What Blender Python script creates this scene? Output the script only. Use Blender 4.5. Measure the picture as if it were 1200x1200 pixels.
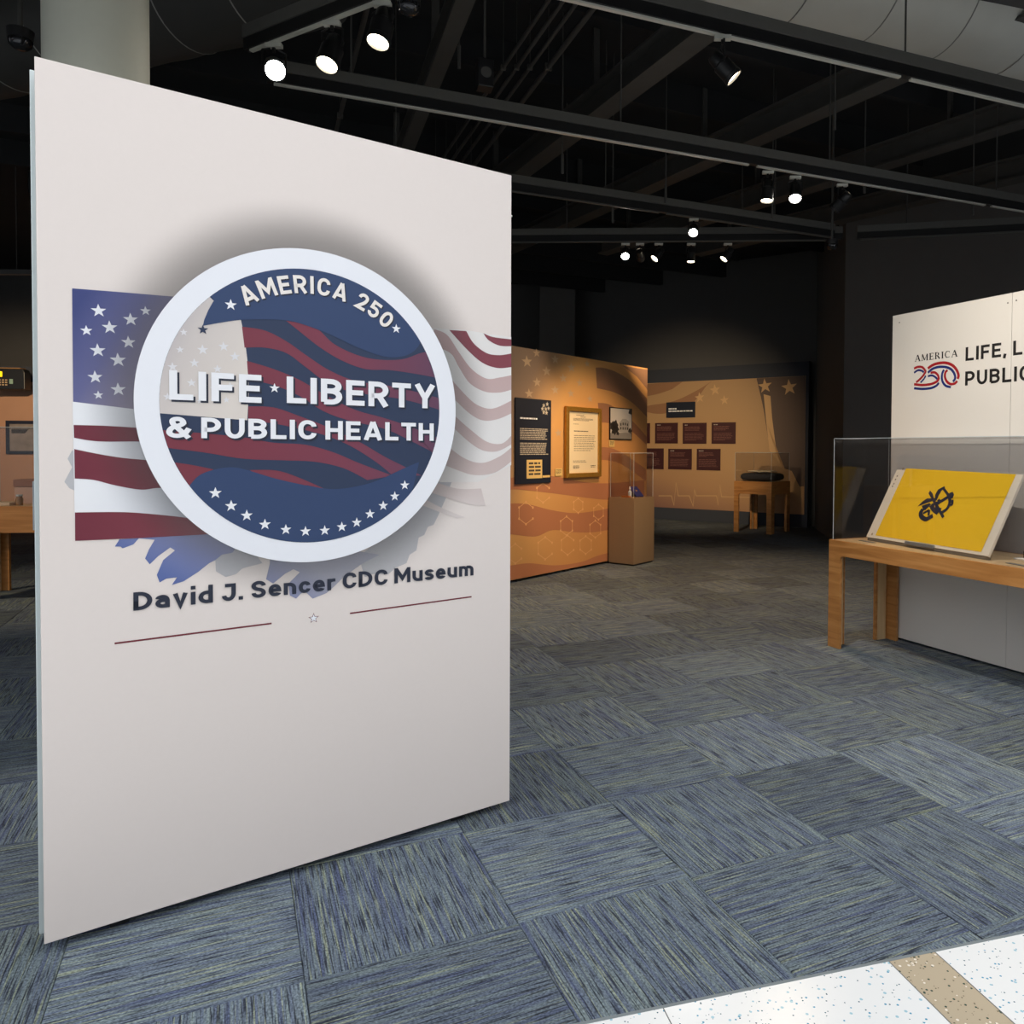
import bpy, bmesh, math, random
from mathutils import Vector, Matrix

for o in list(bpy.data.objects):
    bpy.data.objects.remove(o, do_unlink=True)
scene = bpy.context.scene
col = scene.collection
rnd = random.Random(7)

# ------------------------------------------------------------------ camera
F, CX, CY, PIT, ROLL, H = 906.68, 699.96, 547.06, 0.0232, 0.0056, 1.442
c_, s_ = math.cos(PIT), math.sin(PIT)
cr_, sr_ = math.cos(ROLL), math.sin(ROLL)
RV = Vector((cr_, sr_ * s_, sr_ * c_))
UV = Vector((-sr_, cr_ * s_, cr_ * c_))
FV = Vector((0, c_, -s_))
O = Vector((0, 0, H))
cd = bpy.data.cameras.new('camera')
cam = bpy.data.objects.new('camera', cd)
col.objects.link(cam)
cd.sensor_width = 36
cd.sensor_fit = 'HORIZONTAL'
cd.lens = F / 1200 * 36
cd.shift_x = (600 - CX) / 1200
cd.shift_y = -(600 - CY) / 1200
cd.clip_start = 0.05
cam.matrix_world = Matrix(((RV.x, UV.x, -FV.x, 0), (RV.y, UV.y, -FV.y, 0), (RV.z, UV.z, -FV.z, H), (0, 0, 0, 1)))
scene.camera = cam

# ------------------------------------------------------------------ daylight + exposure
w = bpy.data.worlds.new('daylight')
scene.world = w
w.use_nodes = True
bg = w.node_tree.nodes['Background']
bg.inputs[0].default_value = (0.95, 0.97, 1.0, 1)
bg.inputs[1].default_value = 1.0
scene.view_settings.view_transform = 'Standard'
scene.view_settings.look = 'None'
scene.view_settings.gamma = 1
scene.view_settings.use_curve_mapping = False
scene.view_settings.exposure = 0.85


# ------------------------------------------------------------------ pixel helpers
def ray(x, y):
    return FV + RV * ((x - CX) / F) - UV * ((y - CY) / F)


def atz(x, y, z=0.0):
    d = ray(x, y)
    return O + d * ((z - H) / d.z)


class Plane:
    """vertical plane frame: origin on the floor, x along it, y behind it, z up"""
    def __init__(self, p, yaw):
        self.p = Vector((p[0], p[1], 0))
        self.yaw = yaw
        self.t = Vector((math.cos(yaw), math.sin(yaw), 0))
        self.n = Vector((-math.sin(yaw), math.cos(yaw), 0))

    def px(self, x, y, off=0.0):
        d = ray(x, y)
        P = self.p + self.n * off
        k = self.n.dot(P - O) / self.n.dot(d)
        X = O + d * k
        return (self.t.dot(X - P), X.z)

    def zoom(self, ox, oy, sc):
        return lambda pts: [self.px(ox + x / sc, oy + y / sc) for x, y in pts]


# ------------------------------------------------------------------ materials
def srgb(r, g, b):
    f = lambda v: (v / 255 / 12.92) if v / 255 <= 0.04045 else ((v / 255 + 0.055) / 1.055) ** 2.4
    return (f(r), f(g), f(b), 1)


MATS = {}


def mat(name, color, rough=0.6, metal=0.0, noise=0.0, nscale=30.0, bump=0.0, emit=None, spec=0.5):
    if name in MATS:
        return MATS[name]
    m = bpy.data.materials.new(name)
    m.use_nodes = True
    nt = m.node_tree
    b = nt.nodes['Principled BSDF']
    b.inputs['Base Color'].default_value = color
    b.inputs['Roughness'].default_value = rough
    b.inputs['Metallic'].default_value = metal
    b.inputs['Specular IOR Level'].default_value = spec
    if emit:
        b.inputs['Emission Color'].default_value = emit[0]
        b.inputs['Emission Strength'].default_value = emit[1]
    if noise or bump:
        tc = nt.nodes.new('ShaderNodeTexCoord')
        nz = nt.nodes.new('ShaderNodeTexNoise')
        nz.inputs['Scale'].default_value = nscale
        nz.inputs['Detail'].default_value = 4
        nt.links.new(tc.outputs['Object'], nz.inputs['Vector'])
        if noise:
            mx = nt.nodes.new('ShaderNodeMix')
            mx.data_type = 'RGBA'
            mx.inputs[6].default_value = tuple(v * (1 - noise) for v in color[:3]) + (1,)
            mx.inputs[7].default_value = tuple(min(1, v * (1 + noise)) for v in color[:3]) + (1,)
            nt.links.new(nz.outputs['Fac'], mx.inputs[0])
            nt.links.new(mx.outputs[2], b.inputs['Base Color'])
        if bump:
            bp = nt.nodes.new('ShaderNodeBump')
            bp.inputs['Strength'].default_value = bump
            bp.inputs['Distance'].default_value = 0.01
            nt.links.new(nz.outputs['Fac'], bp.inputs['Height'])
            nt.links.new(bp.outputs['Normal'], b.inputs['Normal'])
    MATS[name] = m
    return m


def ramp_mat(name, axis, stops, rough=0.6, warp=0.0):
    """printed colour gradient along an object axis (x,y,z in metres); stops = [(pos, rgba)...]"""
    m = bpy.data.materials.new(name)
    m.use_nodes = True
    nt = m.node_tree
    b = nt.nodes['Principled BSDF']
    b.inputs['Roughness'].default_value = rough
    tc = nt.nodes.new('ShaderNodeTexCoord')
    dp = nt.nodes.new('ShaderNodeVectorMath')
    dp.operation = 'DOT_PRODUCT'
    dp.inputs[1].default_value = axis
    nt.links.new(tc.outputs['Object'], dp.inputs[0])
    mr = nt.nodes.new('ShaderNodeMapRange')
    lo, hi = stops[0][0], stops[-1][0]
    mr.inputs[1].default_value = lo
    mr.inputs[2].default_value = hi
    nt.links.new(dp.outputs['Value'], mr.inputs[0])
    cr = nt.nodes.new('ShaderNodeValToRGB')
    while len(cr.color_ramp.elements) < len(stops):
        cr.color_ramp.elements.new(0.5)
    for e, (p, c) in zip(cr.color_ramp.elements, stops):
        e.position = (p - lo) / (hi - lo)
        e.color = c
    nt.links.new(mr.outputs[0], cr.inputs[0])
    nt.links.new(cr.outputs[0], b.inputs['Base Color'])
    return m


def alpha_ink(name, color, fac_nodes=None, alpha=0.5, rough=0.6):
    m = bpy.data.materials.new(name)
    m.use_nodes = True
    nt = m.node_tree
    b = nt.nodes['Principled BSDF']
    b.inputs['Base Color'].default_value = color
    b.inputs['Roughness'].default_value = rough
    b.inputs['Alpha'].default_value = alpha
    if fac_nodes:
        fac_nodes(nt, b)
    return m


def acrylic(name, tint=0.93):
    m = bpy.data.materials.new(name)
    m.use_nodes = True
    nt = m.node_tree
    nt.nodes.remove(nt.nodes['Principled BSDF'])
    out = nt.nodes['Material Output']
    tr = nt.nodes.new('ShaderNodeBsdfTransparent')
    tr.inputs[0].default_value = (tint, tint, tint * 1.005, 1)
    gl = nt.nodes.new('ShaderNodeBsdfGlossy')
    gl.inputs['Roughness'].default_value = 0.0
    # Schlick reflectance, the same from both sides of the pane
    geo = nt.nodes.new('ShaderNodeNewGeometry')
    dot = nt.nodes.new('ShaderNodeVectorMath')
    dot.operation = 'DOT_PRODUCT'
    nt.links.new(geo.outputs['Normal'], dot.inputs[0])
    nt.links.new(geo.outputs['Incoming'], dot.inputs[1])
    ab = nt.nodes.new('ShaderNodeMath')
    ab.operation = 'ABSOLUTE'
    nt.links.new(dot.outputs['Value'], ab.inputs[0])
    om = nt.nodes.new('ShaderNodeMath')
    om.operation = 'SUBTRACT'
    om.inputs[0].default_value = 1.0
    nt.links.new(ab.outputs[0], om.inputs[1])
    p5 = nt.nodes.new('ShaderNodeMath')
    p5.operation = 'POWER'
    p5.inputs[1].default_value = 5.0
    nt.links.new(om.outputs[0], p5.inputs[0])
    fr = nt.nodes.new('ShaderNodeMath')
    fr.operation = 'MULTIPLY_ADD'
    fr.inputs[1].default_value = 0.94
    fr.inputs[2].default_value = 0.035
    nt.links.new(p5.outputs[0], fr.inputs[0])
    mx = nt.nodes.new('ShaderNodeMixShader')
    nt.links.new(fr.outputs[0], mx.inputs[0])
    nt.links.new(tr.outputs[0], mx.inputs[1])
    nt.links.new(gl.outputs[0], mx.inputs[2])
    nt.links.new(mx.outputs[0], out.inputs[0])
    return m


def wood(name, c1, c2, c3, axis='X', rough=0.35):
    m = bpy.data.materials.new(name)
    m.use_nodes = True
    nt = m.node_tree
    b = nt.nodes['Principled BSDF']
    b.inputs['Roughness'].default_value = rough
    tc = nt.nodes.new('ShaderNodeTexCoord')
    mp = nt.nodes.new('ShaderNodeMapping')
    sc = {'X': (1.2, 14, 14), 'Z': (14, 14, 1.2), 'Y': (14, 1.2, 14)}[axis]
    mp.inputs['Scale'].default_value = sc
    nt.links.new(tc.outputs['Object'], mp.inputs['Vector'])
    nz = nt.nodes.new('ShaderNodeTexNoise')
    nz.inputs['Scale'].default_value = 1.6
    nz.inputs['Detail'].default_value = 6
    nz.inputs['Distortion'].default_value = 0.8
    nt.links.new(mp.outputs[0], nz.inputs['Vector'])
    cr = nt.nodes.new('ShaderNodeValToRGB')
    cr.color_ramp.elements[0].position = 0.3
    cr.color_ramp.elements[0].color = c1
    cr.color_ramp.elements[1].position = 0.7
    cr.color_ramp.elements[1].color = c3
    e = cr.color_ramp.elements.new(0.5)
    e.color = c2
    nt.links.new(nz.outputs['Fac'], cr.inputs[0])
    nt.links.new(cr.outputs[0], b.inputs['Base Color'])
    return m


# ------------------------------------------------------------------ mesh helpers
class MB:
    def __init__(self):
        self.v, self.f, self.mi = [], [], []
        self.cur = 0

    def add(self, verts, faces):
        k = len(self.v)
        self.v += [tuple(p) for p in verts]
        for f in faces:
            self.f.append([i + k for i in f])
            self.mi.append(self.cur)
        return self

    def box(self, x0, x1, y0, y1, z0, z1):
        return self.add([(x0, y0, z0), (x1, y0, z0), (x1, y1, z0), (x0, y1, z0),
                         (x0, y0, z1), (x1, y0, z1), (x1, y1, z1), (x0, y1, z1)],
                        [(3, 2, 1, 0), (4, 5, 6, 7), (0, 1, 5, 4), (1, 2, 6, 5), (2, 3, 7, 6), (3, 0, 4, 7)])

    def bar(self, a, b, wd, ht, up=(0, 0, 1)):
        a, b = Vector(a), Vector(b)
        d = (b - a).normalized()
        u = Vector(up)
        sd = d.cross(u).normalized() * (wd / 2)
        u = sd.cross(d).normalized() * (ht / 2)
        vs = []
        for p in (a, b):
            vs += [p - sd - u, p + sd - u, p + sd + u, p - sd + u]
        return self.add(vs, [(0, 1, 2, 3), (7, 6, 5, 4), (0, 4, 5, 1), (1, 5, 6, 2), (2, 6, 7, 3), (3, 7, 4, 0)])

    def lathe(self, prof, a, d, n=24, cap=True):
        """profile [(dist along d, radius)], axis from a along d"""
        a, d = Vector(a), Vector(d).normalized()
        u = d.orthogonal().normalized()
        v = d.cross(u)
        vs, fs = [], []
        for t, r in prof:
            for k in range(n):
                an = 2 * math.pi * k / n
                vs.append(a + d * t + (u * math.cos(an) + v * math.sin(an)) * r)
        for i in range(len(prof) - 1):
            for k in range(n):
                k2 = (k + 1) % n
                fs.append((i * n + k, i * n + k2, (i + 1) * n + k2, (i + 1) * n + k))
        if cap:
            fs.append(tuple(range(n))[::-1])
            fs.append(tuple(range((len(prof) - 1) * n, len(prof) * n)))
        return self.add(vs, fs)

    def tube(self, pts, r, n=8):
        for a, b in zip(pts, pts[1:]):
            L = (Vector(b) - Vector(a)).length
            self.lathe([(0, r), (L, r)], a, Vector(b) - Vector(a), n)
        return self

    def poly(self, pts, y=0.0):
        """flat polygon in the x-z plane of a panel at depth y"""
        return self.add([(p[0], y, p[1]) for p in pts], [tuple(range(len(pts)))])

    def prism(self, pts, y0, y1):
        n = len(pts)
        vs = [(p[0], y0, p[1]) for p in pts] + [(p[0], y1, p[1]) for p in pts]
        fs = [tuple(range(n)), tuple(range(2 * n - 1, n - 1, -1))]
        fs += [(i, i + n, (i + 1) % n + n, (i + 1) % n) for i in range(n)]
        return self.add(vs, fs)

    def stroke(self, pts, wd, y=0.0):
        """flat ribbon along a polyline in the x-z plane"""
        P = [Vector((p[0], p[1])) for p in pts]
        L, Rr = [], []
        for i, p in enumerate(P):
            a = P[max(0, i - 1)]
            b = P[min(len(P) - 1, i + 1)]
            t = (b - a)
            t = t.normalized() if t.length > 1e-9 else Vector((1, 0))
            n = Vector((-t.y, t.x)) * (wd / 2)
            L.append(p + n)
            Rr.append(p - n)
        k = len(P)
        vs = [(p.x, y, p.y) for p in L] + [(p.x, y, p.y) for p in Rr]
        return self.add(vs, [(i, i + 1, k + i + 1, k + i) for i in range(k - 1)])

    def star(self, cx, cz, r, y=0.0, rot=0.0, inner=0.4, sx=1.0):
        pts = []
        for k in range(10):
            rr = r if k % 2 == 0 else r * inner
            a = math.pi / 2 + rot + k * math.pi / 5
            pts.append((cx + rr * math.cos(a) * sx, cz + rr * math.sin(a)))
        return self.poly(pts, y)

    def build(self, name, material, parent=None, smooth=False, bevel=0.0):
        me = bpy.data.meshes.new(name)
        me.from_pydata(self.v, [], self.f)
        mats = material if isinstance(material, (list, tuple)) else [material]
        for m in mats:
            me.materials.append(m)
        if len(mats) > 1:
            for p, i in zip(me.polygons, self.mi):
                p.material_index = i
        bm = bmesh.new()
        bm.from_mesh(me)
        if bevel:
            bmesh.ops.remove_doubles(bm, verts=bm.verts, dist=1e-6)
            bmesh.ops.recalc_face_normals(bm, faces=bm.faces)
            es = [e for e in bm.edges if len(e.link_faces) == 2 and e.calc_face_angle(0) > 0.5]
            bmesh.ops.bevel(bm, geom=es, offset=bevel, segments=2, affect='EDGES', profile=0.5)
        elif not all(abs(v.co.y - self.v[0][1]) < 1e-9 for v in bm.verts):
            bmesh.ops.recalc_face_normals(bm, faces=bm.faces)
        bm.to_mesh(me)
        bm.free()
        if smooth:
            me.polygons.foreach_set('use_smooth', [True] * len(me.polygons))
            try:
                me.set_sharp_from_angle(angle=math.radians(40))
            except Exception:
                pass
        o = bpy.data.objects.new(name, me)
        col.objects.link(o)
        if parent:
            o.parent = parent
        return o


def tag(o, label=None, cat=None, group=None, kind=None):
    if label:
        o['label'] = label
    if cat:
        o['category'] = cat
    if group:
        o['group'] = group
    if kind:
        o['kind'] = kind
    return o


def thing(name, label, cat, loc=(0, 0, 0), yaw=0.0, group=None):
    o = bpy.data.objects.new(name, None)
    o.empty_display_size = 0.1
    col.objects.link(o)
    o.location = loc
    o.rotation_euler = (0, 0, yaw)
    return tag(o, label, cat, group)


# ---- a plain bold grotesque drawn as strokes: capital height 1, x-height 0.72
def rounded(pts, n=6):
    """pts: (x, y) or (x, y, r): corners with r are rounded by that radius"""
    out = []
    for i, p in enumerate(pts):
        r = p[2] if len(p) > 2 else 0
        P = Vector(p[:2])
        if not r or i in (0, len(pts) - 1):
            out.append(P)
            continue
        A, B = Vector(pts[i - 1][:2]), Vector(pts[i + 1][:2])
        da, db = (A - P), (B - P)
        fa = 0.5 if len(pts[i - 1]) > 2 and i - 1 > 0 else 1.0
        fb_ = 0.5 if len(pts[i + 1]) > 2 and i + 1 < len(pts) - 1 else 1.0
        ra, rb_ = min(r, da.length * fa), min(r, db.length * fb_)
        a, b = P + da.normalized() * ra, P + db.normalized() * rb_
        for k in range(n + 1):
            t = k / n
            q = a.lerp(P, 0.1) * 0 + (a * (1 - t) ** 3 + (a.lerp(P, 0.56)) * 3 * t * (1 - t) ** 2 + (b.lerp(P, 0.56)) * 3 * t * t * (1 - t) + b * t ** 3)
            out.append(q)
    return out


def ribbon(pts, wd):
    """mitred ribbon polygons of a centre line; returns verts, faces (2D)"""
    P = [Vector(p) for p in pts]
    P = [p for i, p in enumerate(P) if i == 0 or (p - P[i - 1]).length > 1e-6]
    vs, fs = [], []
    k = len(P)
    L, R = [], []
    for i, p in enumerate(P):
        t0 = (p - P[i - 1]).normalized() if i else (P[1] - p).normalized()
        t1 = (P[i + 1] - p).normalized() if i < k - 1 else t0
        n0, n1 = Vector((-t0.y, t0.x)), Vector((-t1.y, t1.x))
        m = n0 + n1
        m = m.normalized() if m.length > 1e-6 else n0
        sc = 1 / max(0.42, m.dot(n0))
        L.append(p + m * (wd / 2 * sc))
        R.append(p - m * (wd / 2 * sc))
    vs = [tuple(p) for p in L] + [tuple(p) for p in R]
    fs = [(i, i + 1, k + i + 1, k + i) for i in range(k - 1)]
    return vs, fs


def glyph(ch, sw):
    h = sw / 2
    X = 0.72
    def box(w):
        return h, w - h, h, 1 - h
    xt = X - h
    R = 0.34
    if ch == 'I':
        return sw, [[(h, 0), (h, 1)]]
    if ch == 'L':
        return .60, [[(h, 1), (h, h), (.60, h)]]
    if ch == 'F':
        return .60, [[(h, 0), (h, 1 - h), (.60, 1 - h)], [(h, .49), (.55, .49)]]
    if ch == 'E':
        return .62, [[(.62, 1 - h), (h, 1 - h), (h, h), (.62, h)], [(h, .51), (.57, .51)]]
    if ch == 'T':
        return .68, [[(0, 1 - h), (.68, 1 - h)], [(.34, 0), (.34, 1 - h)]]
    if ch == 'H':
        return .72, [[(h, 0), (h, 1)], [(.72 - h, 0), (.72 - h, 1)], [(h, .51), (.72 - h, .51)]]
    if ch == 'A':
        w = .82
        return w, [[(h * 1.02, 0), (w / 2 - h * .1, 1)], [(w - h * 1.02, 0), (w / 2 + h * .1, 1)], [(w * .25, .27), (w * .75, .27)]]
    if ch == 'M':
        w = .92
        return w, [[(h, 0), (h, 1)], [(w - h, 0), (w - h, 1)], [(h, .96), (w / 2, .30), (w - h, .96)]]
    if ch == 'P':
        w = .68
        return w, [[(h, 0), (h, 1 - h), (w - h, 1 - h, .28), (w - h, .41, .28), (h, .41)]]
    if ch == 'R':
        w = .70
        return w, [[(h, 0), (h, 1 - h), (w - h, 1 - h, .28), (w - h, .43, .28), (h, .43)], [(w * .52, .43), (w - h * .9, 0)]]
    if ch == 'B':
        w = .69
        return w, [[(h, h), (h, 1 - h), (w - h * 1.2, 1 - h, .25), (w - h * 1.2, .53, .25), (h, .53)],
                   [(h, .53), (w - h, .53, .26), (w - h, h, .26), (h, h)]]
    if ch == 'D':
        w = .74
        return w, [[(h, h), (h, 1 - h), (w - h, 1 - h, .42), (w - h, h, .42), (h, h), (h, .5)]]
    if ch == 'U':
        w = .71
        return w, [[(h, 1), (h, h, R), (w - h, h, R), (w - h, 1)]]
    if ch == 'C':
        w = .72
        return w, [[(w - h, .67), (w - h, 1 - h, R), (h, 1 - h, R), (h, h, R), (w - h, h, R), (w - h, .33)]]
    if ch == 'J':
        w = .62
        return w, [[(.14, 1 - h), (w - h, 1 - h), (w - h, h, R), (h, h, R), (h, .32)]]
    if ch == 'Y':
        w = .78
        return w, [[(h * .95, 1), (w / 2, .42), (w / 2, 0)], [(w - h * .95, 1), (w / 2, .42)]]
    if ch == 'S':
        w = .66
        return w, [[(w - h, .70), (w - h, 1 - h, R), (h, 1 - h, R), (h, .54, .26), (w - h, .46, .26), (w - h, h, R), (h, h, R), (h, .30)]]
    if ch == '2':
        w = .64
        return w, [[(h, .68), (h, 1 - h, .32), (w - h, 1 - h, .32), (w - h, .56, .22), (h * 1.3, h), (w, h)]]
    if ch == '5':
        w = .65
        return w, [[(w * .93, 1 - h), (h * 1.2, 1 - h), (h * 1.1, .56), (w - h, .62, .30), (w - h, h, .30), (h, h, .30), (h, .28)]]
    if ch == '0':
        w = .68
        return w, [[(h, .5), (h, 1 - h, R), (w - h, 1 - h, R), (w - h, h, R), (h, h, R), (h, .5)]]
    if ch == '&':
        w = .80
        return w, [[(w - h * .6, 0), (.20, .68, .1), (.20, 1 - h, .18), (.56, 1 - h, .18), (.56, .66)], [(.56, .70), (.53, .64, .1), (h, .44, .16), (h, h, .26), (.56, h, .2), (w - h * .5, .46)]]
    if ch == 'a':
        w = .58
        return w, [[(h, .50), (h, xt, .24), (w - h, xt, .24), (w - h, 0)], [(w - h, .42), (h, .42, .2), (h, h, .2), (w - h, h, .1)]]
    if ch == 'c':
        w = .58
        return w, [[(w - h, .46), (w - h, xt, .26), (h, xt, .26), (h, h, .26), (w - h, h, .26), (w - h, .26)]]
    if ch == 'd':
        w = .62
        return w, [[(w - h, 0), (w - h, 1.04)], [(w - h, xt), (h, xt, .26), (h, h, .26), (w - h, h)]]
    if ch == 'e':
        w = .60
        return w, [[(h, .36), (w - h, .36), (w - h, xt, .26), (h, xt, .26), (h, h, .26), (w - h * 1.1, h, .2), (w - h * 1.1, .18)]]
    if ch == 'i':
        return sw, [[(h, 0), (h, X)], [(h, .86), (h, 1.06)]]
    if ch == 'm':
        w = .92
        return w, [[(h, 0), (h, X)], [(h, xt), (w / 2, xt, .2), (w / 2, 0)], [(w / 2, xt - .0), (w - h, xt, .2), (w - h, 0)]]
    if ch == 'n':
        w = .60
        return w, [[(h, 0), (h, X)], [(h, xt), (w - h, xt, .24), (w - h, 0)]]
    if ch == 'r':
        w = .42
        return w, [[(h, 0), (h, X)], [(h, .45), (h, xt, .2), (w, xt)]]
    if ch == 's':
        w = .54
        return w, [[(w - h, .52), (w - h, xt, .2), (h, xt, .2), (h, .40, .16), (w - h, .33, .16), (w - h, h, .2), (h, h, .2), (h, .20)]]
    if ch == 'u':
        w = .60
        return w, [[(w - h, 0), (w - h, X)], [(h, X), (h, h, .24), (w - h, h)]]
    if ch == 'v':
        w = .62
        return w, [[(h, X), (w / 2, h * .2), (w - h, X)]]
    if ch == '.':
        return sw, [[(h, 0), (h, sw)]]
    if ch == ',':
        return sw, [[(h * 1.2, sw), (h * .5, -sw * .7)]]
    return .4, []


def glyph_geo(ch, sw):
    w, lines = glyph(ch, sw)
    vs, fs = [], []
    for q, ln in enumerate(lines):
        a, b = ribbon(rounded(ln), sw)
        k = len(vs)
        vs += [(p[0], p[1], -0.00006 * q) for p in a]       # overlapping strokes lie a hair apart
        fs += [tuple(i + k for i in f) for f in b]
    return w, vs, fs


def words(parent, name, material, s, x0, x1, zb, cap, y, sw=0.2, gap=0.13, space=0.36):
    """one flat part for each word, the whole line fitted between x0 and x1"""
    tot, pos = 0.0, []
    for ch in s:
        if ch == ' ':
            tot += space - gap
            pos.append(None)
        else:
            pos.append(tot)
            tot += glyph(ch, sw)[0] + gap
    tot -= gap
    kx = (x1 - x0) / tot
    mb = MB()
    outs = []
    for ch, p in list(zip(s, pos)) + [(' ', None)]:
        if p is None:
            if mb.v:
                outs.append(mb.build(name, material, parent))
            mb = MB()
            continue
        w_, vs, fs = glyph_geo(ch, sw)
        mb.add([(x0 + (p + v[0]) * kx, y + v[2], zb + v[1] * cap) for v in vs], fs)
    return outs


def rows(mb, x0, x1, z1, z0, n, y, fill=0.55, seed=1, indent=None):
    """illegible small print as rows of word-long dashes"""
    r = random.Random(seed)
    dz = (z1 - z0) / n
    for i in range(n):
        zt = z1 - i * dz
        x = x0
        xe = x1 - r.random() * (x1 - x0) * (0.12 if i < n - 1 else 0.5)
        while x < xe:
            wl = dz * r.uniform(1.0, 3.6)
            mb.poly([(x, zt - dz * fill), (min(x + wl, xe), zt - dz * fill), (min(x + wl, xe), zt), (x, zt)], y)
            x += wl + dz * 0.35
    return mb


def smooth_pts(pts, n=6):
    """Catmull-Rom through points"""
    P = [Vector(p) for p in pts]
    out = []
    for i in range(len(P) - 1):
        p0, p1, p2, p3 = P[max(i - 1, 0)], P[i], P[i + 1], P[min(i + 2, len(P) - 1)]
        for k in range(n):
            t = k / n
            out.append(0.5 * ((2 * p1) + (p2 - p0) * t + (2 * p0 - 5 * p1 + 4 * p2 - p3) * t * t +
                              (3 * p1 - p0 - 3 * p2 + p3) * t ** 3))
    out.append(P[-1])
    return [tuple(p) for p in out]


def copy_tree(o, parent=None):
    c = o.copy()
    col.objects.link(c)
    c.parent = parent
    for ch in o.children:
        copy_tree(ch, c)
    return c


# shared materials
M_white = mat('panel_white', srgb(232, 222, 216), 0.55, noise=0.012, nscale=60)
M_core = mat('panel_core_white', srgb(225, 236, 236), 0.4)
M_black = mat('black_metal', srgb(24, 24, 25), 0.45)
M_ceil = mat('ceiling_black_paint', srgb(36, 37, 39), 0.9, noise=0.25, nscale=3)
M_steel = mat('painted_dark_steel', srgb(74, 73, 70), 0.7, noise=0.2, nscale=8)
M_strut = mat('strut_grey', srgb(86, 85, 81), 0.55, noise=0.1, nscale=20)
M_rail = mat('rail_aluminium', srgb(215, 215, 205), 0.4, 0.3)
M_wall = mat('charcoal_wall_paint', srgb(90, 89, 89), 0.85, noise=0.06, nscale=5)
M_wall2 = mat('charcoal_wall_paint_lighter', srgb(102, 100, 98), 0.85, noise=0.06, nscale=5)
M_navyboard = mat('navy_grey_board', srgb(60, 64, 74), 0.8, noise=0.05, nscale=8)
M_acry = acrylic('clear_acrylic', 0.94)
M_acry_r = acrylic('grey_acrylic', 0.92)
M_acedge = mat('acrylic_edge', srgb(205, 215, 220), 0.2)
M_bulb = mat('lit_lens', (1, 0.9, 0.7, 1), 0.3, emit=((1, 0.86, 0.62, 1), 14))
M_bulb_hot = mat('lit_lens_hot', (1, 0.95, 0.9, 1), 0.3, emit=((1, 0.94, 0.86, 1), 40))
M_ply = wood('honey_plywood', srgb(168, 112, 58), srgb(188, 130, 72), srgb(204, 148, 88), 'X')
M_plyv = wood('honey_plywood_upright', srgb(164, 108, 55), srgb(186, 128, 70), srgb(202, 146, 86), 'Z')
M_plye = wood('honey_plywood_end', srgb(168, 112, 58), srgb(188, 130, 72), srgb(204, 148, 88), 'Y')
M_birch = wood('pale_birch', srgb(205, 172, 125), srgb(216, 186, 142), srgb(224, 196, 152), 'X')
M_birchv = wood('pale_birch_upright', srgb(205, 172, 125), srgb(216, 186, 142), srgb(224, 196, 152), 'Z')
M_paper = mat('cream_paper', srgb(232, 215, 180), 0.8)
M_ink = mat('dark_ink', srgb(70, 62, 55), 0.8)
M_navyink = mat('dark_navy_ink', srgb(33, 40, 58), 0.6)
M_whiteink = mat('white_ink', srgb(240, 241, 245), 0.5)
M_greyrow = mat('pale_small_print', srgb(190, 180, 165), 0.7)
M_label = mat('cream_label_card', srgb(222, 190, 120), 0.7)

# ================================================================== SETTING
TU = math.radians(25.375)
TS = 0.6097
u2 = Vector((math.cos(TU), math.sin(TU)))
v2 = Vector((math.sin(TU), -math.cos(TU)))
T0 = Vector((0.3191, 2.5805))
E0 = Vector((-0.035, 1.907))
EY = math.radians(16.0)
ed = Vector((math.cos(EY), math.sin(EY)))
en = Vector((-math.sin(EY), math.cos(EY)))     # to the carpet side

# floor base slab
fb = MB().box(-20, 14, -9, 22, -0.16, -0.012)
floor = fb.build('floor', mat('floor_screed', srgb(60, 62, 66), 0.9))
tag(floor, 'blue-grey striped carpet tile floor meeting pale terrazzo', None, kind='structure')


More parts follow.
